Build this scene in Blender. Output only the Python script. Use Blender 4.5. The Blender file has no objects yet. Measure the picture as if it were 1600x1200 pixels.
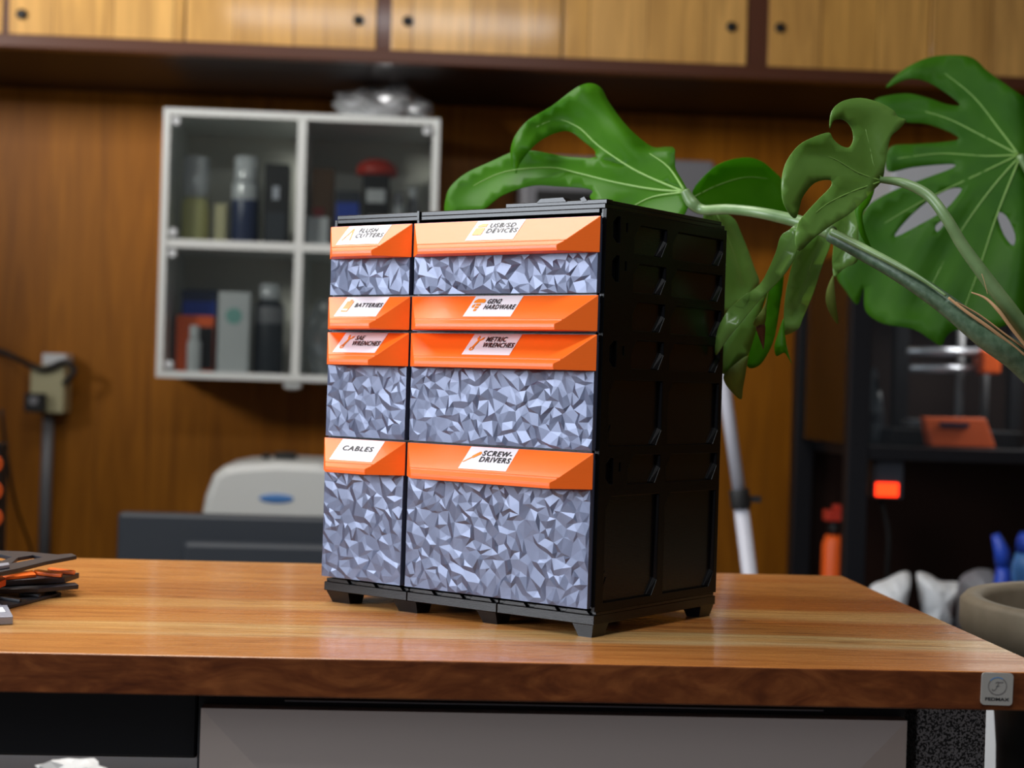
import bpy, bmesh, math, random
from mathutils import Vector, Matrix
from mathutils.geometry import delaunay_2d_cdt
scn = bpy.context.scene
COL = scn.collection
# ---------------------------------------------------------------- camera (metres, desk top at z=0.9)
TT = 0.9
CAM = Vector((0, 0, TT + 0.2063))
yaw, pitch, roll = 0.0644, -0.0003, 0.0306
FPX = 2616.0
fw = Vector((math.sin(yaw)*math.cos(pitch), math.cos(yaw)*math.cos(pitch), math.sin(pitch)))
r0 = Vector((math.cos(yaw), -math.sin(yaw), 0)); u0 = r0.cross(fw)
rt = math.cos(roll)*r0 + math.sin(roll)*u0
up = -math.sin(roll)*r0 + math.cos(roll)*u0
cd = bpy.data.cameras.new('camera'); cam = bpy.data.objects.new('camera', cd); COL.objects.link(cam)
cd.sensor_width = 36; cd.lens = FPX/1600*36; cd.clip_start = 0.02
cam.matrix_world = Matrix(((rt.x, up.x, -fw.x, CAM.x), (rt.y, up.y, -fw.y, CAM.y), (rt.z, up.z, -fw.z, CAM.z), (0, 0, 0, 1)))
cd.dof.use_dof = True; cd.dof.focus_distance = 1.42; cd.dof.aperture_fstop = 5.6; cd.dof.aperture_blades = 7
scn.camera = cam
# ---------------------------------------------------------------- world, lamps, exposure
w = bpy.data.worlds.new('room_air'); scn.world = w; w.use_nodes = True
w.node_tree.nodes['Background'].inputs[0].default_value = (0.80, 0.86, 1.0, 1)
w.node_tree.nodes['Background'].inputs[1].default_value = 0.10
scn.view_settings.view_transform = 'Standard'; scn.view_settings.look = 'None'
scn.view_settings.exposure = 0.08; scn.view_settings.gamma = 1; scn.view_settings.use_curve_mapping = False

def area(name, loc, aim, sx, sy, power, col, spread=180):
    l = bpy.data.lights.new(name, 'AREA'); l.shape = 'RECTANGLE'; l.size = sx; l.size_y = sy
    l.energy = power; l.color = col; l.spread = math.radians(spread)
    o = bpy.data.objects.new(name, l); COL.objects.link(o); o.location = loc
    o.rotation_euler = (Vector(aim)-Vector(loc)).to_track_quat('-Z', 'Y').to_euler()
    return o
area('ceiling_lamp_over_desk', (-0.1, 0.5, 2.76), (-0.1, 0.51, 0), 1.5, 0.35, 30, (0.93, 0.96, 1.0))
area('ceiling_lamp_over_room', (-0.85, 2.15, 2.70), (-0.85, 2.16, 0), 1.5, 0.8, 30, (1.0, 0.97, 0.92), 120)
area('window_light_left', (-2.3, 0.75, 1.62), (0, 1.5, 1.1), 1.0, 0.9, 12, (0.86, 0.92, 1.0), 80)
area('window_light_left_rear', (-2.7, 1.5, 2.25), (-0.1, 4.7, 2.45), 0.7, 0.5, 13, (1.0, 0.97, 0.93), 52)

# ---------------------------------------------------------------- helpers
def ray(px, py): return fw + rt*((px-800)/FPX) - up*((py-600)/FPX)
def atd(px, py, d): return CAM + ray(px, py)*d
def at(px, py, Y):
    r = ray(px, py); return CAM + r*((Y-CAM.y)/r.y)
def atz(px, py, z):
    r = ray(px, py); return CAM + r*((z-CAM.z)/r.z)
def rnd(a, b): return random.uniform(a, b)
random.seed(11)

def tag(o, label=None, cat=None, group=None, kind=None):
    if label: o['label'] = label
    if cat: o['category'] = cat
    if group: o['group'] = group
    if kind: o['kind'] = kind
    return o
def empty(name, loc, rz=0, label=None, cat=None, group=None):
    o = bpy.data.objects.new(name, None); o.empty_display_size = 0.02; COL.objects.link(o)
    o.location = loc; o.rotation_euler = (0, 0, rz)
    return tag(o, label, cat, group)
def obj(name, bm, mats, parent=None, smooth=False, world=False, bevel=0, solid=0, soff=0):
    """link bm as one mesh object; world=True: vertices are world coordinates"""
    if not isinstance(mats, (list, tuple)): mats = [mats]
    if world and parent is not None:
        bm.transform(mat_of(parent).inverted())
    bmesh.ops.recalc_face_normals(bm, faces=bm.faces) if not solid else None
    me = bpy.data.meshes.new(name); bm.to_mesh(me); bm.free()
    for m in mats: me.materials.append(m)
    if smooth:
        for p in me.polygons: p.use_smooth = True
    o = bpy.data.objects.new(name, me); COL.objects.link(o); o.parent = parent
    if world and parent is None:
        c = sum((v.co for v in me.vertices), Vector())/max(1, len(me.vertices))
        c.z = min(v.co.z for v in me.vertices)
        me.transform(Matrix.Translation(-c)); o.location = c
    if bevel:
        b = o.modifiers.new('bevel', 'BEVEL'); b.width = bevel; b.segments = 2; b.limit_method = 'ANGLE'; b.angle_limit = 0.6
    if solid:
        s = o.modifiers.new('solid', 'SOLIDIFY'); s.thickness = solid; s.offset = soff
    return o
def mat_of(o):
    m = Matrix.Translation(o.location) @ o.rotation_euler.to_matrix().to_4x4()
    return mat_of(o.parent) @ m if o.parent else m
def B(): return bmesh.new()
def box(bm, a, b, mi=0):
    x0, y0, z0 = a; x1, y1, z1 = b
    v = [bm.verts.new(c) for c in ((x0,y0,z0),(x1,y0,z0),(x1,y1,z0),(x0,y1,z0),(x0,y0,z1),(x1,y0,z1),(x1,y1,z1),(x0,y1,z1))]
    for f in ((0,3,2,1),(4,5,6,7),(0,1,5,4),(1,2,6,5),(2,3,7,6),(3,0,4,7)):
        bm.faces.new([v[i] for i in f]).material_index = mi
    return v
def hexa(bm, lo, hi, mi=0):
    """prism between two matching point loops"""
    a = [bm.verts.new(p) for p in lo]; b = [bm.verts.new(p) for p in hi]; n = len(a)
    fs = [bm.faces.new(a[::-1]), bm.faces.new(b)]
    for i in range(n): fs.append(bm.faces.new((a[i], a[(i+1) % n], b[(i+1) % n], b[i])))
    for f in fs: f.material_index = mi
def lathe(bm, prof, c=(0,0,0), n=24, mi=0, cap=True):
    rings = []
    for r, z in prof:
        rings.append([bm.verts.new((c[0]+r*math.cos(2*math.pi*i/n), c[1]+r*math.sin(2*math.pi*i/n), c[2]+z)) for i in range(n)])
    for a, b in zip(rings, rings[1:]):
        for i in range(n):
            f = bm.faces.new((a[i], a[(i+1) % n], b[(i+1) % n], b[i])); f.material_index = mi; f.smooth = True
    if cap:
        bm.faces.new(rings[0][::-1]).material_index = mi; bm.faces.new(rings[-1]).material_index = mi
def catmull(P, n=6, closed=False):
    P = [Vector(p) for p in P]; N = len(P); out = []
    for i in range(N if closed else N-1):
        g = (lambda k: P[k % N]) if closed else (lambda k: P[max(0, min(N-1, k))])
        a, b, c, d = g(i-1), g(i), g(i+1), g(i+2)
        for j in range(n):
            t = j/n
            out.append(0.5*((2*b)+(c-a)*t+(2*a-5*b+4*c-d)*t*t+(3*b-a-3*c+d)*t**3))
    if not closed: out.append(P[-1])
    return out
def tube(bm, pts, rad, n=8, mi=0, flat=1.0):
    """tube through points; rad a number or one per point"""
    P = [Vector(p) for p in pts]
    R = rad if isinstance(rad, (list, tuple)) else [rad]*len(P)
    rings = []; ref = None
    for i, p in enumerate(P):
        t = (P[min(i+1, len(P)-1)]-P[max(i-1, 0)]).normalized()
        if ref is None: ref = Vector((0, 0, 1)) if abs(t.z) < 0.9 else Vector((1, 0, 0))
        s = t.cross(ref).normalized(); ref = s.cross(t).normalized()
        rings.append([bm.verts.new(p+(s*math.cos(2*math.pi*k/n)+ref*math.sin(2*math.pi*k/n)*flat)*R[i]) for k in range(n)])
    for a, b in zip(rings, rings[1:]):
        for i in range(n):
            f = bm.faces.new((a[i], a[(i+1) % n], b[(i+1) % n], b[i])); f.smooth = True; f.material_index = mi
    bm.faces.new(rings[0][::-1]).material_index = mi; bm.faces.new(rings[-1]).material_index = mi
def inside(p, poly):
    c = False; n = len(poly)
    for i in range(n):
        a, b = poly[i], poly[(i+1) % n]
        if (a[1] > p[1]) != (b[1] > p[1]) and p[0] < (b[0]-a[0])*(p[1]-a[1])/(b[1]-a[1])+a[0]: c = not c
    return c
def cdt(outer, holes=(), extra=()):
    pts = []; faces = []
    for loop in (outer, *holes):
        k = len(pts); pts += [Vector((p[0], p[1])) for p in loop]; faces.append(list(range(k, len(pts))))
    eds = [(f[i], f[(i+1) % len(f)]) for f in faces for i in range(len(f))]
    pts += [Vector((p[0], p[1])) for p in extra]
    v, e, f, *_ = delaunay_2d_cdt(pts, eds, [], 0, 1e-7)
    keep = []
    for t in f:
        c = sum((v[i] for i in t), Vector((0, 0)))/len(t)
        if inside(c, outer) and not any(inside(c, h) for h in holes): keep.append(tuple(t))
    return v, keep
def plate(bm, outer, holes, fn, t0, t1, mi=0):
    """plate with holes: fn(u, v, t) gives the point"""
    v, tr = cdt(outer, holes)
    A = {}; Bv = {}
    for t in tr:
        for i in t:
            if i not in A: A[i] = bm.verts.new(fn(v[i].x, v[i].y, t0)); Bv[i] = bm.verts.new(fn(v[i].x, v[i].y, t1))
    cnt = {}
    for t in tr:
        bm.faces.new([A[i] for i in t]).material_index = mi
        bm.faces.new([Bv[i] for i in reversed(t)]).material_index = mi
        for i in range(len(t)):
            k = (t[i], t[(i+1) % len(t)]); s = tuple(sorted(k)); cnt[s] = cnt.get(s, []) + [k]
    for s, ks in cnt.items():
        if len(ks) == 1:
            a, b = ks[0]; bm.faces.new((A[b], A[a], Bv[a], Bv[b])).material_index = mi

# ---------------------------------------------------------------- materials
def mat(name, col, rough=0.5, metal=0.0, spec=0.5, coat=0, trans=0, emit=None, es=1):
    m = bpy.data.materials.new(name); m.use_nodes = True; b = m.node_tree.nodes['Principled BSDF']
    b.inputs['Base Color'].default_value = (*col, 1); b.inputs['Roughness'].default_value = rough
    b.inputs['Metallic'].default_value = metal; b.inputs['Specular IOR Level'].default_value = spec
    b.inputs['Coat Weight'].default_value = coat; b.inputs['Coat Roughness'].default_value = 0.08
    b.inputs['Transmission Weight'].default_value = trans
    if emit: b.inputs['Emission Color'].default_value = (*emit, 1); b.inputs['Emission Strength'].default_value = es
    return m
class G:
    """small node graph helper"""
    def __init__(s, m): s.m = m; s.t = m.node_tree; s.b = s.t.nodes['Principled BSDF']
    def n(s, ty, **k):
        x = s.t.nodes.new(ty)
        for a, b in k.items(): setattr(x, a, b)
        return x
    def l(s, a, b): s.t.links.new(a, b)
    def coords(s, kind='Object', scale=(1, 1, 1)):
        tc = s.n('ShaderNodeTexCoord'); mp = s.n('ShaderNodeMapping'); mp.inputs['Scale'].default_value = scale
        s.l(tc.outputs[kind], mp.inputs[0]); return mp.outputs[0]
    def noise(s, vec, sc, det=4, dist=0, rough=.5):
        x = s.n('ShaderNodeTexNoise'); x.inputs['Scale'].default_value = sc; x.inputs['Detail'].default_value = det
        x.inputs['Distortion'].default_value = dist; x.inputs['Roughness'].default_value = rough
        s.l(vec, x.inputs['Vector']); return x.outputs[0]
    def ramp(s, f, st, interp='LINEAR'):
        x = s.n('ShaderNodeValToRGB'); x.color_ramp.interpolation = interp; e = x.color_ramp.elements
        while len(e) < len(st): e.new(0.5)
        for q, (p, c) in zip(e, st): q.position = p; q.color = (*c, 1) if len(c) == 3 else c
        s.l(f, x.inputs[0]); return x.outputs[0]
    def mix(s, f, a, b, mode='MIX'):
        x = s.n('ShaderNodeMix', data_type='RGBA', blend_type=mode)
        for i, q in ((0, f), (6, a), (7, b)):
            if isinstance(q, (int, float)): x.inputs[i].default_value = q
            elif isinstance(q, tuple): x.inputs[i].default_value = (*q, 1)
            else: s.l(q, x.inputs[i])
        return x.outputs[2]
    def math(s, op, a, b=0):
        x = s.n('ShaderNodeMath', operation=op)
        for i, q in ((0, a), (1, b)):
            if isinstance(q, (int, float)): x.inputs[i].default_value = q
            else: s.l(q, x.inputs[i])
        return x.outputs[0]
    def bump(s, h, st, dist=0.001):
        x = s.n('ShaderNodeBump'); x.inputs['Strength'].default_value = st; x.inputs['Distance'].default_value = dist
        s.l(h, x.inputs['Height']); s.l(x.outputs[0], s.b.inputs['Normal'])
    def sep(s, v):
        x = s.n('ShaderNodeSeparateXYZ'); s.l(v, x.inputs[0]); return x.outputs

def speckled(name, c0, c1, rough, sc, bump=0.2, metal=0):
    m = mat(name, c0, rough, metal); g = G(m); v = g.coords()
    n = g.noise(v, sc, 3); g.l(g.ramp(n, [(.35, c0), (.65, c1)]), g.b.inputs['Base Color']); g.bump(n, bump)
    return m
def printed(name, col, rough, spec=.5, lines=2500, st=.25, coat=0):
    """3D-printed plastic with fine horizontal layer lines"""
    m = mat(name, col, rough, 0, spec, coat=coat); g = G(m); v = g.coords()
    s = g.sep(v); wv = g.math('SINE', g.math('MULTIPLY', s[2], lines*2.0))
    n = g.noise(v, 60, 3)
    g.bump(g.math('ADD', g.math('MULTIPLY', wv, .5), g.math('MULTIPLY', n, .6)), st, .0002)
    return m
def planks(name, cols, width, rough=.3, grain=1.0, off=0.0, coat=.3, groove=.012, spec=.5):
    """vertical boards, tint differs from board to board"""
    m = mat(name, cols[0], rough, coat=coat, spec=spec); g = G(m); v = g.coords()
    s = g.sep(v); q = g.math('DIVIDE', g.math('ADD', s[0], off+50), width); fl = g.math('FLOOR', q); fr = g.math('FRACT', q)
    wn = g.n('ShaderNodeTexWhiteNoise', noise_dimensions='1D'); g.l(fl, wn.inputs['W'])
    tint = g.ramp(wn.outputs['Value'], [(i/(len(cols)-1), c) for i, c in enumerate(cols)])
    gv = g.coords('Object', (9, 9, .7)); n = g.noise(gv, 3.2*grain, 6, 1.2)
    gr = g.ramp(n, [(.3, (.62, .55, .5)), (.7, (1.15, 1.1, 1.05))])
    c = g.mix(.8, tint, gr, 'MULTIPLY')
    d = g.math('MINIMUM', fr, g.math('SUBTRACT', 1, fr)); gm = g.math('GREATER_THAN', d, groove)
    g.l(g.mix(gm, (.10, .04, .01), c), g.b.inputs['Base Color'])
    g.bump(g.math('ADD', gm, g.math('MULTIPLY', n, .15)), .5, .002)
    return m
M = {}
M['black'] = printed('black_plastic', (.0025, .0025, .0032), .26, .32, st=.15)
M['black_side'] = printed('black_side_plastic', (.002, .002, .002), .34, .18, st=.12)
M['orange'] = printed('orange_plastic', (.95, .15, .010), .42, .45, st=.15, coat=.08)
M['silk'] = mat('silver_grey_silk_plastic', (.080, .100, .170), .37, .35, .8)
M['card'] = mat('white_label_card', (.80, .76, .80), .3)
M['ink'] = mat('black_ink', (.01, .01, .012), .5)
M['icon'] = mat('orange_print', (.9, .25, .02), .4)
M['white'] = mat('white_lacquer', (.80, .82, .80), .35)
M['backpanel'] = mat('off_white_back_panel', (.80, .78, .70), .6)
M['cream'] = mat('cream_plastic', (.52, .48, .28), .5)
M['dark'] = mat('dark_metal', (.006, .0065, .009), .5, 0, .35)
M['standgrey'] = mat('pale_grey_tube', (.50, .50, .56), .4)
M['darkgrey'] = mat('dark_grey_plastic', (.026, .032, .042), .5)
M['grey'] = mat('grey_plastic', (.22, .22, .24), .5)
M['alu'] = mat('aluminium', (.55, .56, .62), .35, .8)
M['steel'] = mat('galvanised_steel', (.22, .22, .23), .5, .3)
M['red'] = mat('red_plastic', (.55, .04, .02), .4)
M['redorange'] = mat('red_orange_plastic', (.95, .13, .012), .45)
M['blue'] = mat('blue_plastic', (.02, .07, .5), .35)
M['lightblue'] = mat('light_blue_plastic', (.08, .25, .62), .35)
M['kraft'] = mat('kraft_cardboard', (.36, .22, .12), .7)
M['yellow2'] = mat('pale_yellow_plastic', (.62, .60, .28), .5)
M['yellow'] = mat('yellow_plastic', (.65, .5, .06), .5)
M['navy'] = mat('navy_plastic', (.03, .045, .11), .35)
M['paper'] = mat('white_paper', (.72, .74, .76), .6)
M['teal'] = mat('teal_print', (.25, .55, .5), .5)
M['clear'] = mat('clear_plastic_film', (.55, .57, .6), .15, 0, .8)
M['shadebrown'] = mat('shade_brown_board', (.018, .006, .003), .5, 0, .3)  # near-black brown with shade put into the colour, for cupboard underside and rack back
M['brown'] = mat('dark_red_wood', (.10, .032, .014), .35, coat=.3)
M['led'] = mat('red_display', (.5, .02, .01), .3, emit=(1, .03, .004), es=3.5)
M['rubber'] = mat('black_rubber', (.01, .01, .01), .6)
M['floor'] = speckled('grey_concrete', (.24, .22, .20), (.32, .30, .28), .6, 6)
M['ceil'] = speckled('off_white_ceiling', (.5, .48, .44), (.55, .53, .5), .8, 10)
M['wall'] = planks('varnished_wall_boards', [(.36, .130, .008), (.42, .158, .011), (.33, .115, .006), (.39, .143, .009)], .145, .45, coat=.04, groove=.005, spec=.2)
M['door'] = planks('varnished_door_boards', [(.70, .40, .11), (.78, .47, .15), (.66, .37, .09), (.76, .44, .12)], .145, .28, coat=.4, groove=.006, off=.03)

def bag_mat():
    m = mat('crinkled_clear_film', (.9, .92, .95), .18, .6, .9); g = G(m)
    out = g.t.nodes['Material Output']; tr = g.n('ShaderNodeBsdfTransparent'); mx = g.n('ShaderNodeMixShader')
    tr.inputs[0].default_value = (.9, .9, .9, 1)
    mx.inputs[0].default_value = .7; g.l(tr.outputs[0], mx.inputs[1]); g.l(g.b.outputs[0], mx.inputs[2]); g.l(mx.outputs[0], out.inputs[0])
    return m
M['film'] = bag_mat()
def glass_mat():
    m = bpy.data.materials.new('thin_glass'); m.use_nodes = True; t = m.node_tree; t.nodes.clear()
    o = t.nodes.new('ShaderNodeOutputMaterial'); a = t.nodes.new('ShaderNodeBsdfTransparent'); b = t.nodes.new('ShaderNodeBsdfGlossy')
    a.inputs[0].default_value = (.90, .92, .91, 1); b.inputs['Roughness'].default_value = .06
    mx = t.nodes.new('ShaderNodeMixShader'); fr = t.nodes.new('ShaderNodeFresnel'); fr.inputs[0].default_value = 1.5
    t.links.new(fr.outputs[0], mx.inputs[0]); t.links.new(a.outputs[0], mx.inputs[1]); t.links.new(b.outputs[0], mx.inputs[2])
    t.links.new(mx.outputs[0], o.inputs[0]); return m
M['glass'] = glass_mat()

def wood_top():
    m = mat('acacia_wood', (.4, .2, .07), .27, coat=.2, spec=.4); g = G(m)
    v = g.coords('Object'); s = g.sep(v)
    wob = g.noise(g.coords('Object', (1.1, 3, 1)), 2.2, 2)
    y = g.math('ADD', s[1], g.math('MULTIPLY', g.math('SUBTRACT', wob, .5), .07))
    f = g.math('DIVIDE', g.math('ADD', y, .315), .63)     # 0 front edge .. 1 back edge
    base = g.ramp(f, [(0, (.52, .20, .05)), (.15, (.54, .22, .06)), (.175, (.66, .46, .22)), (.20, (.62, .36, .13)), (.25, (.62, .42, .18)), (.265, (.54, .24, .07)),
                      (.36, (.50, .19, .045)), (.385, (.44, .15, .035)), (.43, (.62, .36, .13)), (.49, (.56, .30, .10)), (.52, (.42, .14, .03)),
                      (.66, (.38, .13, .03)), (.70, (.52, .21, .055)), (.84, (.55, .24, .07)), (.87, (.46, .17, .045)), (1, (.54, .25, .08))])
    lf_ = g.ramp(s[0], [(0, (.5,)*3), (.55, (.0,)*3)])
    base = g.mix(lf_, base, (.56, .26, .07))
    gn = g.noise(g.coords('Object', (1.2, 14, 14)), 5, 8, 1.6, .6)
    gr = g.ramp(gn, [(.30, (.36, .24, .16)), (.46, (.80, .72, .66)), (.60, (.98, .96, .94)), (.75, (1.2, 1.25, 1.22))])
    c = g.mix(.9, base, gr, 'MULTIPLY')
    fine = g.noise(g.coords('Object', (3, 160, 40)), 4, 4)
    c = g.mix(.4, c, g.ramp(fine, [(.35, (.55, .48, .42)), (.65, (1.2, 1.18, 1.15))]), 'MULTIPLY')
    kn = g.noise(g.coords('Object', (2.2, 9, 9)), 2.3, 2, 2.5)
    c = g.mix(g.ramp(kn, [(.68, (0, 0, 0)), (.76, (.7, .7, .7))]), c, (.10, .04, .015))
    g.l(c, g.b.inputs['Base Color'])
    g.l(g.ramp(gn, [(.3, (.34,)*3), (.7, (.22,)*3)]), g.b.inputs['Roughness'])
    g.bump(fine, .12, .0006); return m
def wood_edge():
    m = mat('acacia_wood_edge', (.1, .04, .015), .4, spec=.25); g = G(m)
    n = g.noise(g.coords('Object', (3, 1, 9)), 4, 6, 2.5, .6)
    c = g.ramp(n, [(.3, (.070, .016, .004)), (.5, (.125, .033, .008)), (.72, (.20, .062, .016))])
    n2 = g.noise(g.coords('Object', (8, 8, 20)), 3, 3, 1)
    c = g.mix(.6, c, g.ramp(n2, [(.35, (.6, .55, .5)), (.65, (1.1, 1.1, 1.1))]), 'MULTIPLY')
    g.l(c, g.b.inputs['Base Color']); return m
M['top'] = wood_top(); M['edge'] = wood_edge()
def hammer():
    m = mat('hammertone_paint', (.02, .02, .02), .45); g = G(m)
    n = g.noise(g.coords(), 560, 1, 0.5)
    g.l(g.ramp(n, [(.47, (.006, .006, .007)), (.54, (.34, .34, .36))]), g.b.inputs['Base Color']); g.bump(n, .4, .0005); return m
M['hammer'] = hammer()
def leafm(name, c0, c1, tl=(.16, .42, .02), back=.45, rough=.42, spec=.13):
    m = mat(name, c0, rough, 0, spec); g = G(m); v = g.coords()
    n = g.noise(v, 16, 4); g.l(g.ramp(n, [(.3, c0), (.7, c1)]), g.b.inputs['Base Color'])
    g.bump(g.noise(v, 45, 3), .2, .001)
    out = g.t.nodes['Material Output']; tr = g.n('ShaderNodeBsdfTranslucent'); tr.inputs[0].default_value = (*tl, 1)
    mx = g.n('ShaderNodeMixShader'); mx.inputs[0].default_value = back
    g.l(g.b.outputs[0], mx.inputs[1]); g.l(tr.outputs[0], mx.inputs[2]); g.l(mx.outputs[0], out.inputs[0]); return m
M['leaf'] = leafm('monstera_leaf', (.040, .155, .003), (.062, .21, .005), (.14, .44, .004))
M['leafmid'] = leafm('monstera_leaf_underside', (.12, .24, .045), (.16, .30, .06), (.22, .46, .03), .30, .30, .42)
M['leafdark'] = leafm('monstera_old_leaf', (.020, .090, .002), (.038, .135, .004), (.09, .32, .003), .35, .5)
M['leafpale'] = leafm('monstera_pale_lobe', (.16, .24, .05), (.22, .27, .07), (.3, .36, .06), .4)
M['vein'] = mat('leaf_vein', (.17, .32, .06), .5)
M['petiole'] = speckled('petiole_green', (.13, .22, .08), (.19, .29, .12), .38, 40)
M['stem'] = speckled('stem_dark_green', (.045, .09, .045), (.09, .15, .085), .45, 160, .5)
M['drybrown'] = mat('dry_sheath', (.42, .24, .11), .7)
M['tipbrown'] = mat('dried_leaf_tip', (.16, .06, .03), .8)
M['pot'] = speckled('taupe_pot', (.20, .165, .115), (.23, .19, .135), .55, 60, .1)
M['soil'] = speckled('potting_soil', (.015, .01, .007), (.04, .025, .015), .9, 80, 1)

# ---------------------------------------------------------------- the room
WY = 4.7                         # wall behind
def struct(name, a, b, m):
    bm = B(); box(bm, a, b); o = obj(name, bm, m, None, world=True); o['kind'] = 'structure'; return o
struct('floor', (-3.6, -2.6, -.05), (3.6, WY+.2, 0), M['floor'])
struct('wall_back', (-3.6, WY, 0), (3.6, WY+.12, 2.85), M['wall'])
struct('ceiling', (-3.6, -2.6, 2.8), (3.6, WY, 2.9), M['ceil'])
struct('wall_right', (3.5, -2.6, 0), (3.6, WY, 2.8), M['wall'])

# ---------------------------------------------------------------- overhead cupboards
CY = 4.12
zb = at(0, 75, CY).z; zb2 = zb
cup = empty('overhead_cupboard', (0, CY, zb), 0, 'long varnished wooden cupboard hung high across the back wall with dark red lower rail', 'cupboard')
bm = B(); box(bm, (-2.7, CY+.022, zb), (2.6, WY-.001, 2.79)); obj('carcass', bm, M['shadebrown'], cup, world=True)  # underside shadow is put into the carcass colour
bm = B(); box(bm, (-2.7, CY-.02, zb), (2.6, CY+.02, zb+.033)); obj('lower_rail', bm, M['brown'], cup, world=True, bevel=.003)
X = lambda px, Y=CY, py=30: at(px, py, Y).x
dz0 = zb+.034
for a, b, kn in ((-275, 4, None), (14, 288, 34), (291, 588, 560), (612, 878, 637), (881, 1168, 1142), (1202, 1453, 1218), (1456, 1745, 1722)):
    bm = B(); box(bm, (X(a), CY, dz0), (X(b), CY+.021, 2.78)); d = obj('door', bm, M['door'], cup, world=True, bevel=.002)
    if kn:
        k = at(kn, 22+kn*.018, CY); bm = B(); lathe(bm, [(.011, 0), (.013, .006), (.008, .009)], n=16)
        bm.transform(Matrix.Translation((k.x, CY+.0005, k.z)) @ Matrix.Rotation(math.pi/2, 4, 'X'))
        kk = obj('knob', bm, M['rubber'], d, world=True)
for a, b in ((5, 13), (589, 611), (1169, 1201)):
    bm = B(); box(bm, (X(a), CY+.004, dz0), (X(b), CY+.021, 2.78)); obj('stile', bm, M['brown'], cup, world=True)

# ---------------------------------------------------------------- white wall cabinet with glass doors
CF = 4.33
p00 = at(256, 168, CF); p11 = at(676, 596, CF)
cx0, cx1 = p00.x, p11.x; cz1 = at(460, 176, CF).z; cz0 = at(455, 596, CF).z
t_ = .018
wc = empty('glass_door_cabinet', ((cx0+cx1)/2, CF, cz0), 0, 'square white wall cabinet of four glass-fronted compartments', 'cabinet')
bm = B()
box(bm, (cx0, CF, cz0), (cx0+t_, WY-.001, cz1)); box(bm, (cx1-t_, CF, cz0), (cx1, WY-.001, cz1))
box(bm, (cx0+t_, CF, cz0), (cx1-t_, WY-.001, cz0+t_)); box(bm, (cx0+t_, CF, cz1-t_), (cx1-t_, WY-.001, cz1))
mx_ = (cx0+cx1)/2; mz_ = (cz0+cz1)/2
box(bm, (mx_-t_*.6, CF+.004, cz0+t_), (mx_+t_*.6, WY-.02, cz1-t_))
box(bm, (cx0+t_, CF+.004, mz_-t_*.6), (mx_-t_*.6, WY-.02, mz_+t_*.6)); box(bm, (mx_+t_*.6, CF+.004, mz_-t_*.6), (cx1-t_, WY-.02, mz_+t_*.6))
obj('carcass', bm, M['white'], wc, world=True, bevel=.0015)
bm = B(); box(bm, (cx0+t_, WY-.02, cz0+t_), (cx1-t_, WY-.002, cz1-t_)); obj('back_panel', bm, M['backpanel'], wc, world=True)
for i in (0, 1):
    for j in (0, 1):
        xa = cx0+t_+.002 if i == 0 else mx_+t_*.6+.002; xb = mx_-t_*.6-.002 if i == 0 else cx1-t_-.002
        za = cz0+t_+.002 if j == 0 else mz_+t_*.6+.002; zc = mz_-t_*.6-.002 if j == 0 else cz1-t_-.002
        bm = B(); box(bm, (xa, CF+.004, za), (xb, CF+.009, zc)); g_ = obj('door', bm, M['glass'], wc, world=True)
        hx = xa+.014 if i == 0 else xb-.014
        for hz in (za+.014, zc-.014):
            bm = B(); lathe(bm, [(.011, 0), (.011, .012), (.009, .014)], n=16)
            bm.transform(Matrix.Translation((hx, CF+.0038, hz)) @ Matrix.Rotation(math.pi/2, 4, 'X')); obj('hinge_cap', bm, M['paper'], g_, world=True)
# bracket below the cabinet
kb = at(457, 605, CF+.03)
bm = B(); box(bm, (kb.x-.022, CF+.02, cz0-.018), (kb.x+.022, CF+.07, cz0)); lathe(bm, [(.012, -.004), (.016, 0)], (kb.x, CF+.045, cz0-.018), 16)
obj('foot_bracket', bm, M['white'], wc, world=True, bevel=.003)

# contents of the compartments: (x0, x1, top, kind...) pixel extents give size on the shelf
def on_shelf(px0, px1, pyt, lower, Y):
    a = at(px0, pyt, Y); b = at(px1, pyt, Y); z0 = (cz0+t_) if lower else (mz_+t_*.6)
    return a.x, b.x, z0+.0005, max(a.z, z0+.03)
def carton(name, px, pyt, lower, Y, depth, m, label, cat, deco=None, group=None):
    x0, x1, z0, z1 = on_shelf(px[0], px[1], pyt, lower, Y)
    o = empty(name, ((x0+x1)/2, Y, z0), 0, label, cat, group)
    bm = B(); box(bm, (x0, Y, z0), (x1, Y+depth, z1)); obj('carton', bm, m, o, world=True, bevel=.002)
    if deco:
        for nm, m2, fx0, fx1, fz0, fz1 in deco:
            bm = B(); box(bm, (x0+(x1-x0)*fx0, Y-.0012, z0+(z1-z0)*fz0), (x0+(x1-x0)*fx1, Y-.0002, z0+(z1-z0)*fz1))
            obj(nm, bm, m2, o, world=True)
    return o
def flask(name, px, pyt, lower, Y, mb, mc, label, cat, capf=.28, band=None, neck=.8, group=None):
    x0, x1, z0, z1 = on_shelf(px[0], px[1], pyt, lower, Y); r = (x1-x0)/2; h = z1-z0
    o = empty(name, ((x0+x1)/2, Y+r, z0), 0, label, cat, 'jars in the wall cabinet' if cat == 'jar' else group)
    bm = B(); hb = h*(1-capf); lathe(bm, [(r*.94, 0), (r, r*.1), (r, hb*.86), (r*.9, hb*.95), (r*neck*.9, hb)], n=24); obj('body', bm, mb, o)
    bm = B(); lathe(bm, [(r*neck, hb), (r*neck*1.02, hb+h*capf*.2), (r*neck, h-.004), (r*neck*.9, h)], n=24); obj('cap', bm, mc, o)
    if band:
        bm = B(); lathe(bm, [(r*1.01, hb*band[1]), (r*1.015, hb*band[1]+.001), (r*1.015, hb*band[2]), (r*1.01, hb*band[2]+.001)], n=24); obj('label_band', bm, band[0], o)
    return o
SY = CF+.09
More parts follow.
